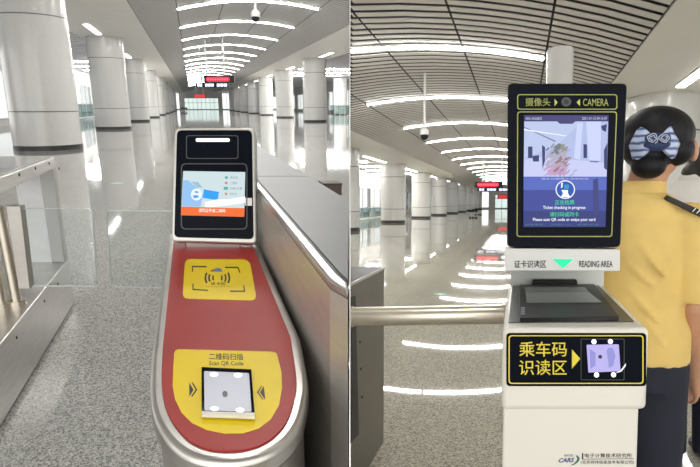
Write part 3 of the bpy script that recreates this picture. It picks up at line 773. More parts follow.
# ---------------------------------------------------------------- white ticket kiosk
H = 'R'; DF = 1.10; DB = 1.68
XA, XB = -0.032, 0.283
z_of = lambda py, d: ony('R', 350, py, d).z
Z1, Z0 = z_of(328.5, DF), z_of(410.5, DF)
ks = thing(H, 'ticket_kiosk', sk(H, 0.117, 1.4), 'white self-service ticket kiosk with tall black screen and code reader', 'kiosk')
kb = part('lower_cabinet', MB().skbox(H, XA+0.004, XB-0.012, DF+0.02, DB-0.02, 0.0, Z0+0.02), M_kiosk, ks, bevel=0.006)
up = part('upper_shell', MB().skbox(H, XA, XB, DF, DB, Z0, Z1), M_kiosk, ks, bevel=0.012, segs=3)
EK = (-0.326, -1, 0)
fk = Face(H, (0, DF, 0), (0, -1, 0), EK)
pn = part('reader_panel', fk.poly(MB(), rr(506.3, 333.2, 646.3, 386.2, 4), 0.0, 0.003), M_bglass, ks)
part('panel_border', fk.ring(MB(), rr(508.6, 335.3, 643.6, 383.9, 3.4), rr(509.7, 336.3, 642.5, 382.9, 3), 0.003, 0.0008), M_ypr, pn)
part('lettering', letter(fk, '乘车码', 519.2, 341.6, 566.8, 356.6, 0.0036, 0.005), M_ypr, pn)
part('lower_lettering', letter(fk, '识读区', 519.2, 359.9, 566.8, 375.2, 0.0036, 0.005), M_ypr, pn)
part('arrow', fk.poly(MB(), [(572, 349.5), (580.3, 358.8), (572, 368.6)], 0.003, 0.0008), M_ypr, pn)
rd = part('reader_recess', fk.ring(MB(), rr(580.8, 338.8, 624.5, 380.2, 1), rr(581.4, 339.4, 623.9, 379.6, 1), 0.003, 0.0006), M_dgrey, pn)
part('reader_glass', fk.poly(MB(), rquad([(586.6, 344.9), (618.8, 344.4), (620.6, 371.2), (588.4, 372.6)], 0.8), 0.003, 0.001), glow('reader_glow', (0.52, 0.47, 0.88), 0.95), pn)
mb = MB(); fk.poly(mb, [(589.5, 349), (595.5, 352.5), (595.5, 365.5), (590.5, 369)], 0.0042, 0.0003); fk.poly(mb, [(606.5, 350.5), (609, 347.5), (613, 348.5), (615.5, 356), (613, 366), (609, 368)], 0.0042, 0.0003)
part('reader_facet', mb, glow('reader_facet', (0.34, 0.33, 0.74), 0.9), pn)
part('lens', fk.poly(MB(), disc(600.2, 356.8, 1.9), 0.0044, 0.0005), M_blk, pn)
for x, y in ((594, 341.8), (610.5, 341.6), (596.6, 375), (613.6, 374.8)):
    part('lamp', fk.poly(MB(), disc(x, y, 2.4), 0.003, 0.0015), glow('reader_lamp', (1, 0.98, 0.96), 2.0), pn)
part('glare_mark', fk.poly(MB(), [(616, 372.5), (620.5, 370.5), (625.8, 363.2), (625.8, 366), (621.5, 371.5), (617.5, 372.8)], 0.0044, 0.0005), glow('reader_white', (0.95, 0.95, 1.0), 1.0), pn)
# reading deck
fd = Face(H, (0, 0, Z1), (0, 0, 1))
dk = part('reading_deck', fd.poly(MB(), rquad([(512.5, 285.6), (598.5, 285.2), (634.5, 321.4), (508.2, 322.2)], 1.5), -0.006, 0.008), M_dgrey, ks)
part('card_tray', fd.poly(MB(), rquad([(519, 284.6), (594.5, 284.0), (619.5, 316.6), (519.8, 318)], 1.5), 0.002, 0.010), M_bplast, dk, bevel=0.002)
part('tray_glass', fd.poly(MB(), [(525.5, 292.2), (588.5, 291.7), (601.8, 302.2), (526.5, 302.8)], 0.0122, 0.001), mat('tray_glass', (0.12, 0.14, 0.14), 0.12), dk)
part('tray_recess', fd.poly(MB(), [(524.8, 287.3), (585, 287), (588.5, 291.5), (525.5, 292)], 0.0122, 0.001), mat('tray_recess', (0.008, 0.03, 0.03), 0.2), dk)
mb = MB()
for i in range(4): fd.poly(mb, rr(520.8, 307.3+2*i, 524.8, 308.2+2*i, 0.3), 0.0124, 0.0006)
part('tray_print', mb, mat('tray_print', (0.35, 0.42, 0.5), 0.5), dk)
# rear neck
DN = 1.67
part('rear_post', MB().prism([tuple(sk(H, XA+0.006, DN)[:2]), tuple(sk(H, XB-0.006, DN)[:2]), tuple(sk(H, XB-0.006, DB-0.005)[:2]), tuple(sk(H, XA+0.006, DB-0.005)[:2])], Z1-0.01, 1.46), mat('kiosk_post', (0.66, 0.70, 0.66), 0.4, var=0.02), ks, bevel=0.006)
nq = Face(H, (0, DN, 0), (0, -1, 0), EK)
part('hinge_block', nq.poly(MB(), [(533, 280), (577, 280), (578, 286.5), (532, 286.5)], 0.0, 0.03), M_bplast, ks, bevel=0.003)
# screen head
DT = 1.45
fT = Face(H, (0, DT, 0), (0, -1, 0), EK)
bar = part('reading_bar', fT.poly(MB(), rquad([(504.3, 248.5), (620.3, 249.5), (620, 271.4), (504.5, 271)], 1.5), -0.16, 0.165), M_kiosk2, ks, bevel=0.004)
part('lettering', letter(fT, '证卡识读区', 514.2, 260.2, 546.2, 268, 0.006, 0.014), M_blk, bar)
part('english_lettering', letter(fT, 'READING AREA', 579.2, 260.8, 612.6, 267.2, 0.006, 0.014), M_blk, bar)
part('green_arrow', fT.poly(MB(), [(551.8, 258.8), (573.6, 259.2), (563, 268.2)], 0.005, 0.001), glow('arrow_green', (0.02, 0.85, 0.36), 1.2), bar)
sh = part('screen_head', fT.poly(MB(), rquad([(507.6, 83.2), (627.2, 83.2), (620.6, 247.2), (507.0, 247.2)], 5), -0.055, 0.055), M_bplast, ks, bevel=0.004)
part('head_back', fT.poly(MB(), rr(515, 100, 612, 246, 4), -0.20, 0.145), M_kiosk2, ks, bevel=0.004)
part('black_face', fT.poly(MB(), rquad([(508.6, 84.2), (626.2, 84.2), (619.6, 246.2), (508.0, 246.2)], 4.4), 0.0, 0.002), M_bglass, sh)
mb = MB(); fT.ring(mb, rr(517.2, 94.2, 617.4, 109.6, 3), rr(518.2, 95.1, 616.4, 108.7, 2.5), 0.002, 0.0008)
fT.ring(mb, rquad([(517.2, 111.4), (617.2, 111.4), (612.3, 237), (516.6, 237)], 3.2), rquad([(518.2, 112.4), (616.2, 112.4), (611.3, 236), (517.6, 236)], 2.6), 0.002, 0.0008)
part('face_border', mb, M_olive, sh)
part('lettering', letter(fT, '摄像头', 525.5, 97.9, 550.2, 106.2, 0.0028, 0.004), M_olive, sh)
part('english_lettering', letter(fT, 'CAMERA', 583, 98.6, 608.4, 106, 0.0028, 0.004), M_olive, sh)
mb = MB(); fT.poly(mb, [(554.6, 98.8), (557.6, 102.3), (554.6, 106.2)], 0.002, 0.0008); fT.poly(mb, [(580, 98.8), (576.6, 102.3), (580, 106.2)], 0.002, 0.0008)
part('camera_arrow', mb, mat('bright_olive', (0.55, 0.60, 0.14), 0.5), sh)
part('camera_window', fT.poly(MB(), disc(566.3, 101.8, 5.0, 4.6), 0.002, 0.0008), M_dgrey, sh)
part('camera_lens', fT.poly(MB(), disc(566.3, 101.8, 2.7, 2.5), 0.0028, 0.0008), M_blk, sh)
# display: header, video picture, blue panel
def sc_(u): return u
part('display', fT.poly(MB(), [(524.0, 115.2), (608.6, 115.2), (605.4, 227), (523.4, 227)], 0.002, 0.0006), glow('disp_base', (0.10, 0.10, 0.34), 0.9), sh)
part('video_picture', fT.poly(MB(), [(524.3, 121.2), (608.2, 121.2), (606.6, 177), (523.6, 177)], 0.0027, 0.0003), glow('disp_video', (0.47, 0.54, 0.84), 0.9), sh)
mb = MB(); fT.poly(mb, [(524.3, 121.2), (583, 121.2), (556, 146), (524, 158)], 0.0031, 0.0003)
part('video_ceiling', mb, glow('disp_ceiling', (0.53, 0.61, 0.87), 0.9), sh)
mb = MB()
fT.poly(mb, [(586, 121.5), (601, 121.5), (600.5, 161), (589, 161)], 0.0035, 0.0003); fT.poly(mb, [(577, 124), (583, 122), (580, 160), (574, 158)], 0.0035, 0.0003)
part('video_column', mb, glow('disp_column', (0.60, 0.66, 0.94), 0.95), sh)
mb = MB(); fT.poly(mb, [(524, 160), (545, 157), (606.9, 163), (606.6, 177), (523.6, 177)], 0.0033, 0.0003)
part('video_floor', mb, glow('disp_floor', (0.58, 0.61, 0.90), 0.95), sh)
mb = MB()
for pts in ([(528, 146.5), (532.5, 146.5), (532.5, 158), (528, 158)], [(532.5, 156), (539, 155), (539, 161.5), (533, 161.5)], [(542, 145), (545, 147), (545, 161), (542.5, 169)], [(583.5, 144), (587, 144.5), (587, 158), (583.5, 158)], [(604, 150), (607.4, 143), (606.8, 170), (604, 168)], [(601, 126), (607, 124), (606, 132), (602, 130)]):
    part('video_dark_shape', fT.poly(MB(), pts, 0.0040, 0.0003), glow('disp_dark', (0.05, 0.07, 0.22), 0.7), sh)
mb = MB(); fT.poly(mb, [(589, 160.5), (600.5, 161), (597, 162.6), (590, 162)], 0.0041, 0.0003); fT.poly(mb, [(524, 126.5), (556, 141), (555, 142), (524, 127.4)], 0.0041, 0.0003)
part('video_line', mb, glow('disp_line', (0.22, 0.24, 0.5), 0.8), sh)
part('video_lamp', fT.poly(MB(), [(524, 129), (566, 135.5), (566, 136.3), (524, 130.2)], 0.0042, 0.0003), glow('disp_lamp', (0.85, 0.88, 1.0), 1.0), sh)
mb = MB(); rnd = random.Random(3)
cols = [(0.20, 0.22, 0.26), (0.30, 0.34, 0.28), (0.50, 0.42, 0.50), (0.36, 0.20, 0.24), (0.60, 0.38, 0.60), (0.46, 0.47, 0.64)]
for i in range(230):
    u, v = rnd.gauss(0, 0.42), rnd.uniform(-1, 1)
    cx, cy = 559+u*(12+5*v), 160+v*15
    if cy > 175: continue
    if v < -0.45: c_ = 0 if u < 0.25 else 1
    elif v < 0.35: c_ = rnd.choice((2, 3)) if u > -0.25 else rnd.choice((2, 5))
    else: c_ = rnd.choice((3, 4, 4)) if abs(u) < 0.3 else 4
    if rnd.random() < 0.12: c_ = 5
    mb.cur = c_; L, W = rnd.uniform(1.4, 3.2), rnd.uniform(0.5, 1.1); a_ = -0.7+rnd.gauss(0, 0.15)
    dx, dy = math.cos(a_), math.sin(a_)
    fT.poly(mb, [(cx-dx*L-dy*W, cy-dy*L+dx*W), (cx+dx*L-dy*W, cy+dy*L+dx*W), (cx+dx*L+dy*W, cy+dy*L-dx*W), (cx-dx*L+dy*W, cy-dy*L-dx*W)], 0.0043+0.000004*i, 0.0001)
part('blurred_figure', mb, [glow('disp_smear_%d' % i, c, 0.85) for i, c in enumerate(cols)], sh)
mb = MB(); fT.poly(mb, [(523.6, 176.6), (606.7, 176.6), (606.3, 190), (523.5, 190)], 0.0052, 0.0003)
part('blue_band', mb, glow('disp_blue_a', (0.10, 0.15, 0.56), 0.9), sh)
mb = MB(); fT.poly(mb, [(523.6, 188), (606.3, 188), (605.4, 222), (523.4, 222)], 0.0051, 0.0003)
part('blue_panel', mb, glow('disp_blue_b', (0.055, 0.075, 0.34), 0.9), sh)
part('blue_foot', fT.poly(MB(), [(523.5, 211), (605.8, 211), (605.4, 227), (523.4, 227)], 0.0053, 0.0003), glow('disp_blue_d', (0.035, 0.05, 0.22), 0.9), sh)
part('blue_side', fT.poly(MB(), [(593, 180), (598, 178), (599, 214), (594, 216)], 0.0056, 0.0003), glow('disp_blue_c', (0.05, 0.06, 0.22), 0.9), sh)
part('header', fT.poly(MB(), [(524.0, 115.2), (608.6, 115.2), (608.4, 121.4), (575.5, 121.4), (572.5, 123.8), (560, 123.8), (557, 121.4), (524.2, 121.4)], 0.0044, 0.0003), glow('disp_header', (0.06, 0.055, 0.19), 0.9), sh)
mb = MB(); letter(fT, '闸机 进站模式', 525.8, 117.2, 542, 120, 0.005, mb=mb); letter(fT, '2021-01-12 09:12:47', 582, 117.1, 607, 119.7, 0.005, mb=mb)
letter(fT, '请正对摄像头完成验证', 541, 177.8, 588.5, 179.6, 0.0062, mb=mb)
part('small_lettering', mb, glow('disp_small', (0.62, 0.66, 0.85), 0.9), sh)
part('icon_ring', fT.poly(MB(), disc(565.3, 189.6, 9.7, 9.3, 32), 0.0056, 0.0003), glow('disp_white', (0.92, 0.95, 1.0), 1.0), sh)
part('icon_disc', fT.poly(MB(), disc(565.3, 189.6, 8.7, 8.3, 32), 0.0060, 0.0003), glow('disp_icon_blue', (0.02, 0.10, 0.46), 0.9), sh)
mb = MB(); fT.poly(mb, [(561.5, 190), (568, 190), (568, 193.2), (570.4, 197.2), (561, 197.2), (563, 193.4)], 0.0064, 0.0003); fT.poly(mb, [(561.2, 183), (562.8, 182.5), (562.4, 187.6), (561, 188)], 0.0064, 0.0003)
part('icon_figure', mb, glow('disp_white', (0.92, 0.95, 1.0), 1.0), sh)
part('icon_screen', fT.poly(MB(), rr(564, 184.5, 569, 189, 1.2), 0.0064, 0.0003), glow('disp_cyan', (0.05, 0.30, 0.62), 0.9), sh)
mb = MB(); letter(fT, '正在检票', 554.8, 200, 574.4, 204.6, 0.0062, 0.012, mb=mb); part('green_lettering', mb, glow('disp_green', (0.05, 0.62, 0.30), 1.0), sh); mb = MB(); letter(fT, '请扫码或刷卡', 549.8, 212, 578.8, 216.6, 0.0062, 0.012, mb=mb)
part('green_lettering', mb, glow('disp_green', (0.05, 0.62, 0.30), 1.0), sh)
mb = MB(); letter(fT, 'Ticket checking in progress', 543.0, 205.9, 585.4, 209.9, 0.0062, 0.012, mb=mb); part('white_lettering', mb, glow('disp_white', (0.92, 0.95, 1.0), 1.0), sh); mb = MB(); letter(fT, 'Please scan QR code or swipe your card', 533, 217.9, 595.3, 221.9, 0.0062, 0.012, mb=mb)
part('white_lettering', mb, glow('disp_white', (0.92, 0.95, 1.0), 1.0), sh)
mb = MB(); letter(fT, '设备编号', 525, 223.6, 543, 225.4, 0.0062, mb=mb); letter(fT, '软件版本 1.0.2', 551, 223.6, 571, 225.4, 0.0062, mb=mb); letter(fT, '客服电话', 577, 223.6, 599, 225.4, 0.0062, mb=mb)
part('footer_lettering', mb, glow('disp_teal', (0.08, 0.22, 0.28), 0.9), sh)
# maker's marks on the lower cabinet
fc = Face(H, (0, DF+0.02, 0), (0, -1, 0))
M_blue = mat('logo_blue', (0.015, 0.06, 0.25), 0.4)
part('emblem_lettering', letter(fc, 'CARS', 0, 0, 0, 0, 0.0008, 0.03, quad=[(559.6, 458.3), (574.6, 457.6), (573.2, 462.3), (557.8, 462.6)]), M_blue, kb)
part('emblem_small_lettering', letter(fc, '铁科院', 563.8, 454.2, 573.2, 456.8, 0.0008), mat('logo_blue_pale', (0.10, 0.16, 0.32), 0.4), kb)
sw = [(575.6, 455.2), (578.2, 456), (579.6, 458), (579.2, 460.5), (576.8, 463.2), (573, 465.2), (570.8, 465.4), (574, 463.6), (576.6, 461), (577.4, 458.4)]
part('emblem_swoosh', fc.poly(MB(), sw, 0.0002), mat('logo_green', (0.02, 0.16, 0.12), 0.4), kb)
mb = MB(); fc.poly(mb, [(582.0, 453.2), (583.3, 453.2), (583.3, 459.4), (582.0, 459.4)], 0.0002); fc.poly(mb, [(582.0, 459.1), (633.6, 458.5), (633.6, 458.9), (582.0, 459.5)], 0.0002)
part('rule_mark', mb, M_blk, kb)
mb = MB(); letter(fc, '电子计算技术研究所', 584.8, 453.4, 631.8, 457.8, 0.0008, 0.006, mb=mb)
part('institute_lettering', mb, M_blk, kb)
part('company_lettering', letter(fc, '(北京经纬信息技术有限公司)', 580.8, 460.4, 634, 464.4, 0.0008, 0.004), M_blk, kb)

# ---------------------------------------------------------------- dark gate cabinet, steel tube, white post
pl = [(0.004, 2.3804), tuple(sk(H, -0.772, 2.97)[:2]), (0.004, 2.97)]
gc = thing(H, 'gate_cabinet', (0.07, 2.75, 0), 'dark bronze gate cabinet with grey top behind the steel tube', 'gate')
part('body', MB().prism(pl, 0.0, 1.015), mat('bronze_steel', (0.20, 0.18, 0.155), 0.38, metal=0.7, var=0.06), gc)
part('top_plate', MB().prism([(0.004, 2.37), (pl[1][0]+0.003, 2.972), (0.004, 2.972)], 1.015, 1.03), M_silver, gc, bevel=0.002)
part('top_inlay', MB().prism([(0.004, 2.40), (pl[1][0]-0.012, 2.962), (0.004, 2.962)], 1.03, 1.033), M_greytop, gc)
fg = Face(H, sk(H, -0.772, 2.97), Vector((1, -0.326, 0)))
part('recess_panel', fg.poly(MB(), [(350.9, 297), (355.6, 295.5), (359, 434), (350.9, 443)], 0.0, 0.004), M_bplast, gc)
for x, y in ((359.8, 342), (360.6, 369), (361.8, 397)):
    q = fg.at(x, y); part('screw', MB().tube([q, q+fg.N*0.004], 0.007, 10), M_bplast, gc)

DR = 1.70; ta = Vector((0.0, DR, z_of(316.6, DR))); te = Vector((sk(H, XA, 1.62).x, 1.62, z_of(314.2, 1.62)))
tb = thing(H, 'barrier_tube', (0.25, DR, ta.z), 'horizontal brushed steel barrier tube between dark gate cabinet and white kiosk', 'barrier')
tv = (te-ta).normalized()
part('tube', MB().tube([ta+tv*0.012, te-tv*0.006], 0.031, 28), M_tube, tb, smooth=True)
part('wall_flange', MB().tube([ta+tv*0.001, ta+tv*0.012], 0.034, 28), M_tube, tb, smooth=True)
part('kiosk_flange', MB().tube([te-tv*0.016, te-tv*0.006], 0.0335, 28), M_tube, tb, smooth=True)

dp = 4.2; q = ony(H, 560, 60, dp); ztop = z_of(49, dp)
wp = thing(H, 'white_post', (q.x, dp, 0), 'glossy white cylindrical post rising behind the kiosk screen', 'post')
part('post_shaft', MB().lathe([(0.1, 0.05), (0.1, ztop-0.01), (0.094, ztop)], (q.x, dp), 40), M_col, wp, smooth=True)
part('foot_plate', MB().lathe([(0.14, 0), (0.14, 0.04), (0.11, 0.055)], (q.x, dp), 40), M_ring, wp, smooth=True)

dsn = 16.0; a = ony(H, 619.5, 183, dsn); b = ony(H, 628, 174.5, dsn)
sg = thing(H, 'hanging_sign', (a.x, dsn, a.z), 'small black hanging sign with a white mark between screen and yellow shirt', 'sign')
part('case', MB().box(a.x, b.x, dsn, dsn+0.08, a.z, b.z), M_bplast, sg)
fs_ = Face(H, (0, dsn, 0), (0, -1, 0))
part('white_mark', fs_.poly(MB(), [(625.6, 176.2), (626.4, 178.2), (627.7, 178.7), (626.4, 179.3), (625.6, 181.6), (624.8, 179.3), (623.6, 178.7), (624.8, 178.2)], 0.0, 0.005), glow('mark_white', (1, 1, 1), 0.9), sg)
part('rod', MB().tube([((a.x*0.75+b.x*0.25), dsn+0.04, b.z), ((a.x*0.75+b.x*0.25), dsn+0.04, HALL['R']['z'])], 0.02, 8), M_col, sg)

# ---------------------------------------------------------------- people
M_skin = mat('skin', (0.58, 0.31, 0.195), 0.5, var=0.05, vscale=20)
M_hair = mat('black_hair', (0.007, 0.007, 0.009), 0.5, spec=0.25, var=0.4, vscale=30, bump=0.25, stretch=(1, 1, 0.2))
def fingers(mb, wrist, d, side, up, curl=0.25, s=1.0):
    """palm with four unequal bent fingers and a thumb; d points along the hand, side to the thumb, up to the back of the hand"""
    d, side = d.normalized(), side.normalized(); n = d.cross(side).normalized()
    pc = wrist+d*0.045*s
    mb.limb([wrist, wrist+d*0.03*s, wrist+d*0.075*s], [0.022*s, 0.027*s, 0.024*s])
    for k in (-1, 1): mb.limb([wrist+d*0.02*s+side*0.012*k*s, wrist+d*0.078*s+side*0.025*k*s], [0.019*s, 0.015*s])
    for i, (o, L) in enumerate(((0.030, 0.068), (0.010, 0.078), (-0.010, 0.072), (-0.029, 0.056))):
        b = wrist+d*0.082*s+side*o*s; pts = [b]; ang = 0.15; L *= s
        for fr in (0.45, 0.30, 0.25):
            dd = (d*math.cos(ang)+up*-1*math.sin(ang)).normalized(); pts.append(pts[-1]+dd*L*fr); ang += curl+0.1
        mb.limb(pts, [0.0095*s, 0.009*s, 0.0085*s, 0.0075*s], 10)
    b = wrist+d*0.025*s+side*0.03*s
    mb.limb([b, b+(d*0.7+side*0.7).normalized()*0.035*s, b+(d*0.7+side*0.7).normalized()*0.035*s+(d*0.95+side*0.2-up*0.2).normalized()*0.035*s], [0.013*s, 0.011*s, 0.009*s], 10)

def person(name, base, yaw, hyaw, head, label, shirt_m, trouser_m, female, arms, group=None, hem=0.868, zs=1.0):
    shirt_top = 1.405*zs
    """base: ground point; local x to the person's own side, y the way they face; head: skull centre in hall coordinates"""
    base = Vector(base); Rz = Matrix.Rotation(-yaw, 3, 'Z'); Hz = Matrix.Rotation(-hyaw, 3, 'Z'); head = Vector(head)
    P = lambda x, y, z: base+Rz @ Vector((x*zs, y*zs, z*zs))
    Q = lambda x, y, z: head+Hz @ Vector((x, y, z))
    t = thing('R', name, base, label, 'person', group)
    b = MB()
    def ring(z, rx, ry, cy=0.0, n=24): return [P(rx*math.cos(2*PI*i/n), cy+ry*math.sin(2*PI*i/n), z) for i in range(n)]
    torso = [(0.80, 0.10, 0.07, 0), (0.84, 0.165, 0.115, 0), (0.92, 0.178, 0.122, 0), (1.02, 0.155, 0.105, 0.0), (1.12, 0.152, 0.102, 0.0), (1.22, 0.168, 0.112, 0.005), (1.30, 0.165, 0.100, 0.008), (1.345, 0.14, 0.080, 0.015), (1.38, 0.095, 0.06, 0.025), (1.40, 0.06, 0.05, 0.03)]
    b.loft([ring(z, rx, ry, cy) for z, rx, ry, cy in torso])
    nb = P(0, 0.03, 1.40); b.limb([nb, (nb+Q(0, -0.01, -0.09))/2, Q(0, -0.01, -0.04)], [0.064, 0.058, 0.062])
    b.ellipsoid(Q(0, 0, 0), (0.086, 0.105, 0.115), Hz)
    b.ellipsoid(Q(0, 0.035, -0.065), (0.06, 0.065, 0.065), Hz)                       # jaw
    b.limb([Q(0, 0.10, 0.0), Q(0, 0.122, -0.035)], [0.009, 0.015], 10)               # nose
    for s in (-1, 1):
        b.limb([Q(s*0.055, 0.085, 0.025), Q(s*0.018, 0.103, 0.022)], [0.010, 0.010], 8)    # brow
        b.ellipsoid(Q(s*0.111, -0.020, -0.020), (0.014, 0.024, 0.038), Hz, 12, 8); b.ellipsoid(Q(s*0.09, 0.0, -0.02), (0.02, 0.018, 0.025), Hz, 12, 8)             # ear
    for s in (-1, 1):
        b.limb([Q(s*0.006, 0.098, -0.068), Q(s*0.024, 0.09, -0.066)], [0.009, 0.006], 8)   # lips
        hip = P(s*0.088, 0, 0.86); kn = P(s*0.09, 0.015, 0.47); an = P(s*0.09, -0.01, 0.09)
        b.limb([hip, (hip+kn)/2, kn, kn*0.6+an*0.4, an], [0.092, 0.078, 0.058, 0.058, 0.038])
        b.limb([P(s*0.09, -0.03, 0.045), P(s*0.095, 0.13, 0.035)], [0.038, 0.032])
        sh_, el, wr, hd = [Vector(v) for v in arms[0 if s < 0 else 1]]
        b.limb([sh_, (sh_+el)/2, el, el*0.6+wr*0.4, wr], [0.048, 0.05, 0.044, 0.042, 0.028])
        d = (hd-wr); side = Rz @ Vector((0, 1, 0)); side = (side-d.normalized()*side.dot(d.normalized())); up_ = Rz @ Vector((s, 0, 0))
        fingers(b, wr, d, side, up_)
    part('body', blob(b, 0.0055, 4), M_skin, t, smooth=True)
    # eyes
    for s in (-1, 1): part('eye', MB().ellipsoid(Q(s*0.034, 0.089, 0.004), (0.013, 0.012, 0.010), Hz, 12, 8), M_wall, t, smooth=True)
    # shirt with short sleeves
    sb = MB()
    g = 0.014
    tr = [(hem, 0.19, 0.135, 0), (hem+0.10, 0.19, 0.133, 0), (1.02, 0.174, 0.122, 0), (1.12, 0.172, 0.118, 0), (1.22, 0.184, 0.126, 0.005), (1.30, 0.192, 0.124, 0.008), (1.36, 0.186, 0.110, 0.01), (1.405, 0.146, 0.098, 0.02), (1.435, 0.100, 0.088, 0.03)]
    sb.loft([ring(z, rx, ry, cy) for z, rx, ry, cy in tr])
    for s in (-1, 1):
        sh_, el = [Vector(v) for v in arms[0 if s < 0 else 1]][:2]
        e2 = sh_+(el-sh_)*0.92
        rings = []
        sb.tube([sh_+(sh_-e2).normalized()*0.02, sh_, (sh_+e2)/2, e2], 0, 18, [0.066, 0.080, 0.077, 0.074])
        sb.ellipsoid(sh_+Vector((0, 0, -0.004)), (0.080, 0.080, 0.074))
        # folds: soft diagonal ridges on the back
    for i in range(9):
        a = random.uniform(-0.9, 0.9); z = random.uniform(hem+0.16, 1.28)
        x0 = 0.165*math.sin(a); y0 = -0.112*math.cos(a)
        sb.limb([P(x0, y0, z), P(x0*0.8+0.05, y0*1.02, z-0.06), P(x0*0.6+0.09, y0*0.99, z-0.10)], [0.008, 0.012, 0.006], 8)
    shirt = part('shirt', blob(sb, 0.007, 5), shirt_m, t, smooth=True)
    # collar band around the neck
    c0, c1 = P(0.008, 0.038, 1.422), P(0.018, 0.052, 1.472)
    cb = MB(); n = 28; rings = []
    for rad, fr, dz in ((0.098, -0.25, 0), (0.091, 0.45, 0.0), (0.085, 1.0, 0.0), (0.081, 1.0, 0.0), (0.084, 0.3, 0), (0.090, -0.25, 0)):
        cc = c0+(c1-c0)*fr
        rings.append([cc+Rz @ Vector((rad*math.cos(2*PI*i/n), rad*1.02*math.sin(2*PI*i/n), -0.028*max(0, math.sin(2*PI*i/n)))) for i in range(n)])
    cb.loft(rings, cap=False)
    part('collar', cb, shirt_m, shirt, smooth=True)
    tb_ = MB()
    tb_.loft([ring(z, rx, ry) for z, rx, ry in ((0.78, 0.18, 0.13), (0.86, 0.187, 0.132), (0.95, 0.176, 0.122), (1.0, 0.165, 0.112))])
    for s in (-1, 1):
        hip = P(s*0.09, 0, 0.86); kn = P(s*0.092, 0.012, 0.47); an = P(s*0.092, -0.01, 0.06)
        tb_.tube([hip, (hip+kn)/2, kn, an], 0, 20, [0.10, 0.094, 0.083, 0.078])
    part('trousers', blob(tb_, 0.008, 4), trouser_m, t, smooth=True)
    for s in (-1, 1):
        sm = MB(); sm.limb([P(s*0.092, -0.05, 0.045), P(s*0.094, 0.03, 0.05), P(s*0.098, 0.15, 0.036)], [0.043, 0.046, 0.035])
        part('shoe', blob(sm, 0.006, 3), M_bplast, t, smooth=True)
    return t, P, Q, Hz, shirt
M_shirt = mat('yellow_shirt', (0.77, 0.55, 0.18), 0.75, var=0.05, vscale=14, bump=0.15)
M_white = mat('white_shirt', (0.72, 0.70, 0.66), 0.7, var=0.04)
M_navy = mat('navy_cloth', (0.012, 0.015, 0.03), 0.8, var=0.1)
lady_arms = ([(0.83, 1.865, 1.345), (0.79, 1.90, 1.07), (0.84, 1.98, 0.84), (0.86, 2.02, 0.76)], [(1.112, 1.70, 1.332), (1.132, 1.69, 1.055), (1.215, 1.80, 0.80), (1.25, 1.84, 0.72)])
t, P, Q, Hz, shirt = person('person', (0.965, 1.79, 0), math.radians(33), math.radians(18), (1.047, 1.80, 1.592), 'person in yellow uniform shirt seen from behind, hair bun with blue bow', M_shirt, M_navy, True, lady_arms)
hb = MB()
hb.ellipsoid(Q(0.0, -0.012, 0.036), (0.114, 0.116, 0.099), Hz, 28, 18)
hb.ellipsoid(Q(-0.030, -0.055, -0.008), (0.084, 0.072, 0.078), Hz, 28, 18)
hb.ellipsoid(Q(-0.036, -0.088, -0.070), (0.054, 0.045, 0.045), Hz)
hb.ellipsoid(Q(0.045, -0.045, -0.018), (0.062, 0.06, 0.055), Hz)
hb.ellipsoid(Q(-0.030, -0.070, -0.040), (0.066, 0.05, 0.055), Hz)
hair = part('hair', blob(hb, 0.006, 6), M_hair, t, smooth=True)
# the bow: two pleated wings, a dark net centre, two rosettes
def wave_mat():
    m = bpy.data.materials.new('bow_stripes'); m.use_nodes = True; nt = m.node_tree; bs = nt.nodes['Principled BSDF']
    tc = nt.nodes.new('ShaderNodeTexCoord'); wv = nt.nodes.new('ShaderNodeTexWave'); wv.inputs['Scale'].default_value = 14; wv.inputs['Distortion'].default_value = 2.5; wv.bands_direction = 'Z'
    rp = nt.nodes.new('ShaderNodeValToRGB'); rp.color_ramp.elements[0].color = (0.05, 0.09, 0.28, 1); rp.color_ramp.elements[1].color = (0.50, 0.59, 0.80, 1)
    rp.color_ramp.elements[0].position = 0.03; rp.color_ramp.elements[1].position = 0.55
    nt.links.new(tc.outputs['Object'], wv.inputs['Vector']); nt.links.new(wv.outputs['Fac'], rp.inputs['Fac']); nt.links.new(rp.outputs['Color'], bs.inputs['Base Color'])
    bs.inputs['Roughness'].default_value = 0.35
    return m
M_bow = wave_mat(); M_net = mat('navy_ribbon', (0.02, 0.035, 0.12), 0.4); M_ros = mat('rosette_pale', (0.50, 0.56, 0.70), 0.4)
by = -0.137
def bowpt(u, v, s): return Q(-0.026+u, by+0.35*abs(u)*abs(u)/0.06*0.5, -0.002+v)
for s in (-1, 1):
    wing = MB(); rings = []
    for i in range(9):
        fr = i/8; u = s*(0.008+0.065*fr)
        hh = 0.016+0.034*math.sin(min(1, fr*1.15)*PI*0.55); zc = 0.0-0.004*fr
        if fr > 0.85: hh *= 0.93
        tk = 0.006+0.012*math.sin(fr*PI)
        ring_ = []
        for k in range(20):
            a = 2*PI*k/20
            pleat = 1+0.25*math.sin(5*a)
            sa = math.sin(a); x_ = u*(1-0.30*fr*max(0, sa)-0.16*fr*max(0, -sa)); z_ = zc+hh*sa*(1.12 if sa > 0 else 1.0); y_ = by-tk*math.cos(a)*pleat+1.9*(fr*0.07)**2*3.2
            ring_.append(Q(-0.026+x_, y_, z_))
        rings.append(ring_)
    wing.loft(rings)
    part('bow_wing', wing, M_bow, hair, smooth=True)
part('bow_centre', MB().ellipsoid(Q(-0.026, by, 0.000), (0.046, 0.019, 0.030), Hz), M_net, hair, smooth=True)
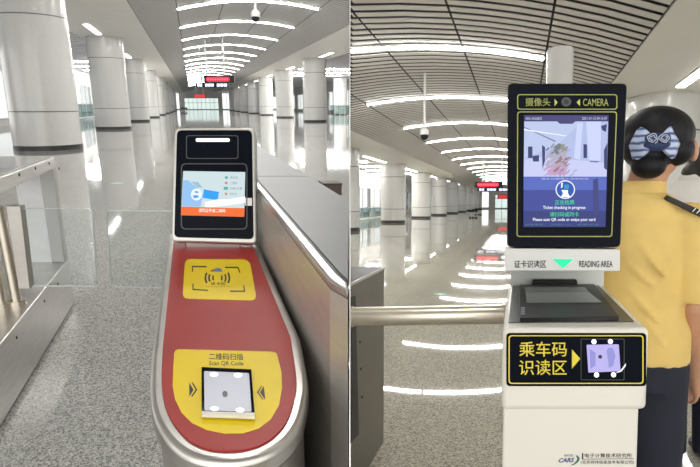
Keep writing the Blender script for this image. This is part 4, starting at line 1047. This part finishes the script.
for s in (-1, 1):
    rc = Vector((-0.027+s*0.0175, by-0.022, 0.010))
    ro = part('rosette', MB().ellipsoid(Q(*rc), (0.0195, 0.008, 0.0185), Hz), M_net, hair, smooth=True)
    rs = MB()
    pts = [Q(rc.x+(0.0165-0.0115*i/44+0.0022*math.sin(i*1.1))*math.cos(i*PI/11+s), rc.y-0.006-0.003*i/44, rc.z+(0.0165-0.0115*i/44+0.002*math.sin(i*0.9+1))*math.sin(i*PI/11+s)) for i in range(45)]
    rs.tube(pts, 0.0014, 6)
    part('rosette_thread', rs, M_ros, hair, smooth=True)
# epaulette on the shoulder towards the frame edge
e0, e1 = ony('R', 665.5, 198.5, 1.705), ony('R', 704, 216.5, 1.612)
d = (e1-e0).normalized()
if True:
    wv = Vector((0.1, 0.55, 0.8)); wv = (wv-d*wv.dot(d)).normalized()*0.0095
    up_ = wv.cross(d).normalized(); up_ = up_ if up_.y < 0 else -up_
    lift = 0.004
    ep = part('epaulette', MB().slab([e0-wv*0.7+up_*lift, e0+wv*0.7+up_*lift, e1+wv+up_*lift, e1-wv+up_*lift], up_, 0.008), M_bplast, shirt)
    for fr in (0.75, 0.85):
        q0 = e0+(e1-e0)*fr+up_*(lift+0.008)
        part('epaulette_bar', MB().slab([q0-wv*0.8, q0+wv*0.8, q0+wv*0.8+d*0.0025, q0-wv*0.8+d*0.0025], up_, 0.001), M_silver, ep)

# second person behind
arms2 = ([(1.65, 2.78, 1.40), (1.61, 2.82, 1.10), (1.64, 2.92, 0.86), (1.65, 2.96, 0.78)], [(2.01, 2.70, 1.40), (2.05, 2.70, 1.10), (2.05, 2.80, 0.86), (2.05, 2.84, 0.78)])
t2, P2, Q2, Hz2, sh2 = person('person', (1.83, 2.74, 0), math.radians(10), math.radians(10), (1.90, 2.78, 1.575), 'dark-haired person in white shirt at the frame edge behind the yellow shirt', M_white, M_navy, False, arms2, zs=1.055)
hb = MB(); hb.ellipsoid(Q2(0, -0.012, 0.022), (0.102, 0.112, 0.108), Hz2, 28, 18); hb.ellipsoid(Q2(0, -0.04, -0.035), (0.098, 0.08, 0.085), Hz2); hb.ellipsoid(Q2(-0.075, -0.015, -0.02), (0.055, 0.06, 0.055), Hz2)
part('hair', blob(hb, 0.006, 5), mat('brown_black_hair', (0.02, 0.016, 0.013), 0.5, var=0.4, vscale=30, bump=0.2), t2, smooth=True)
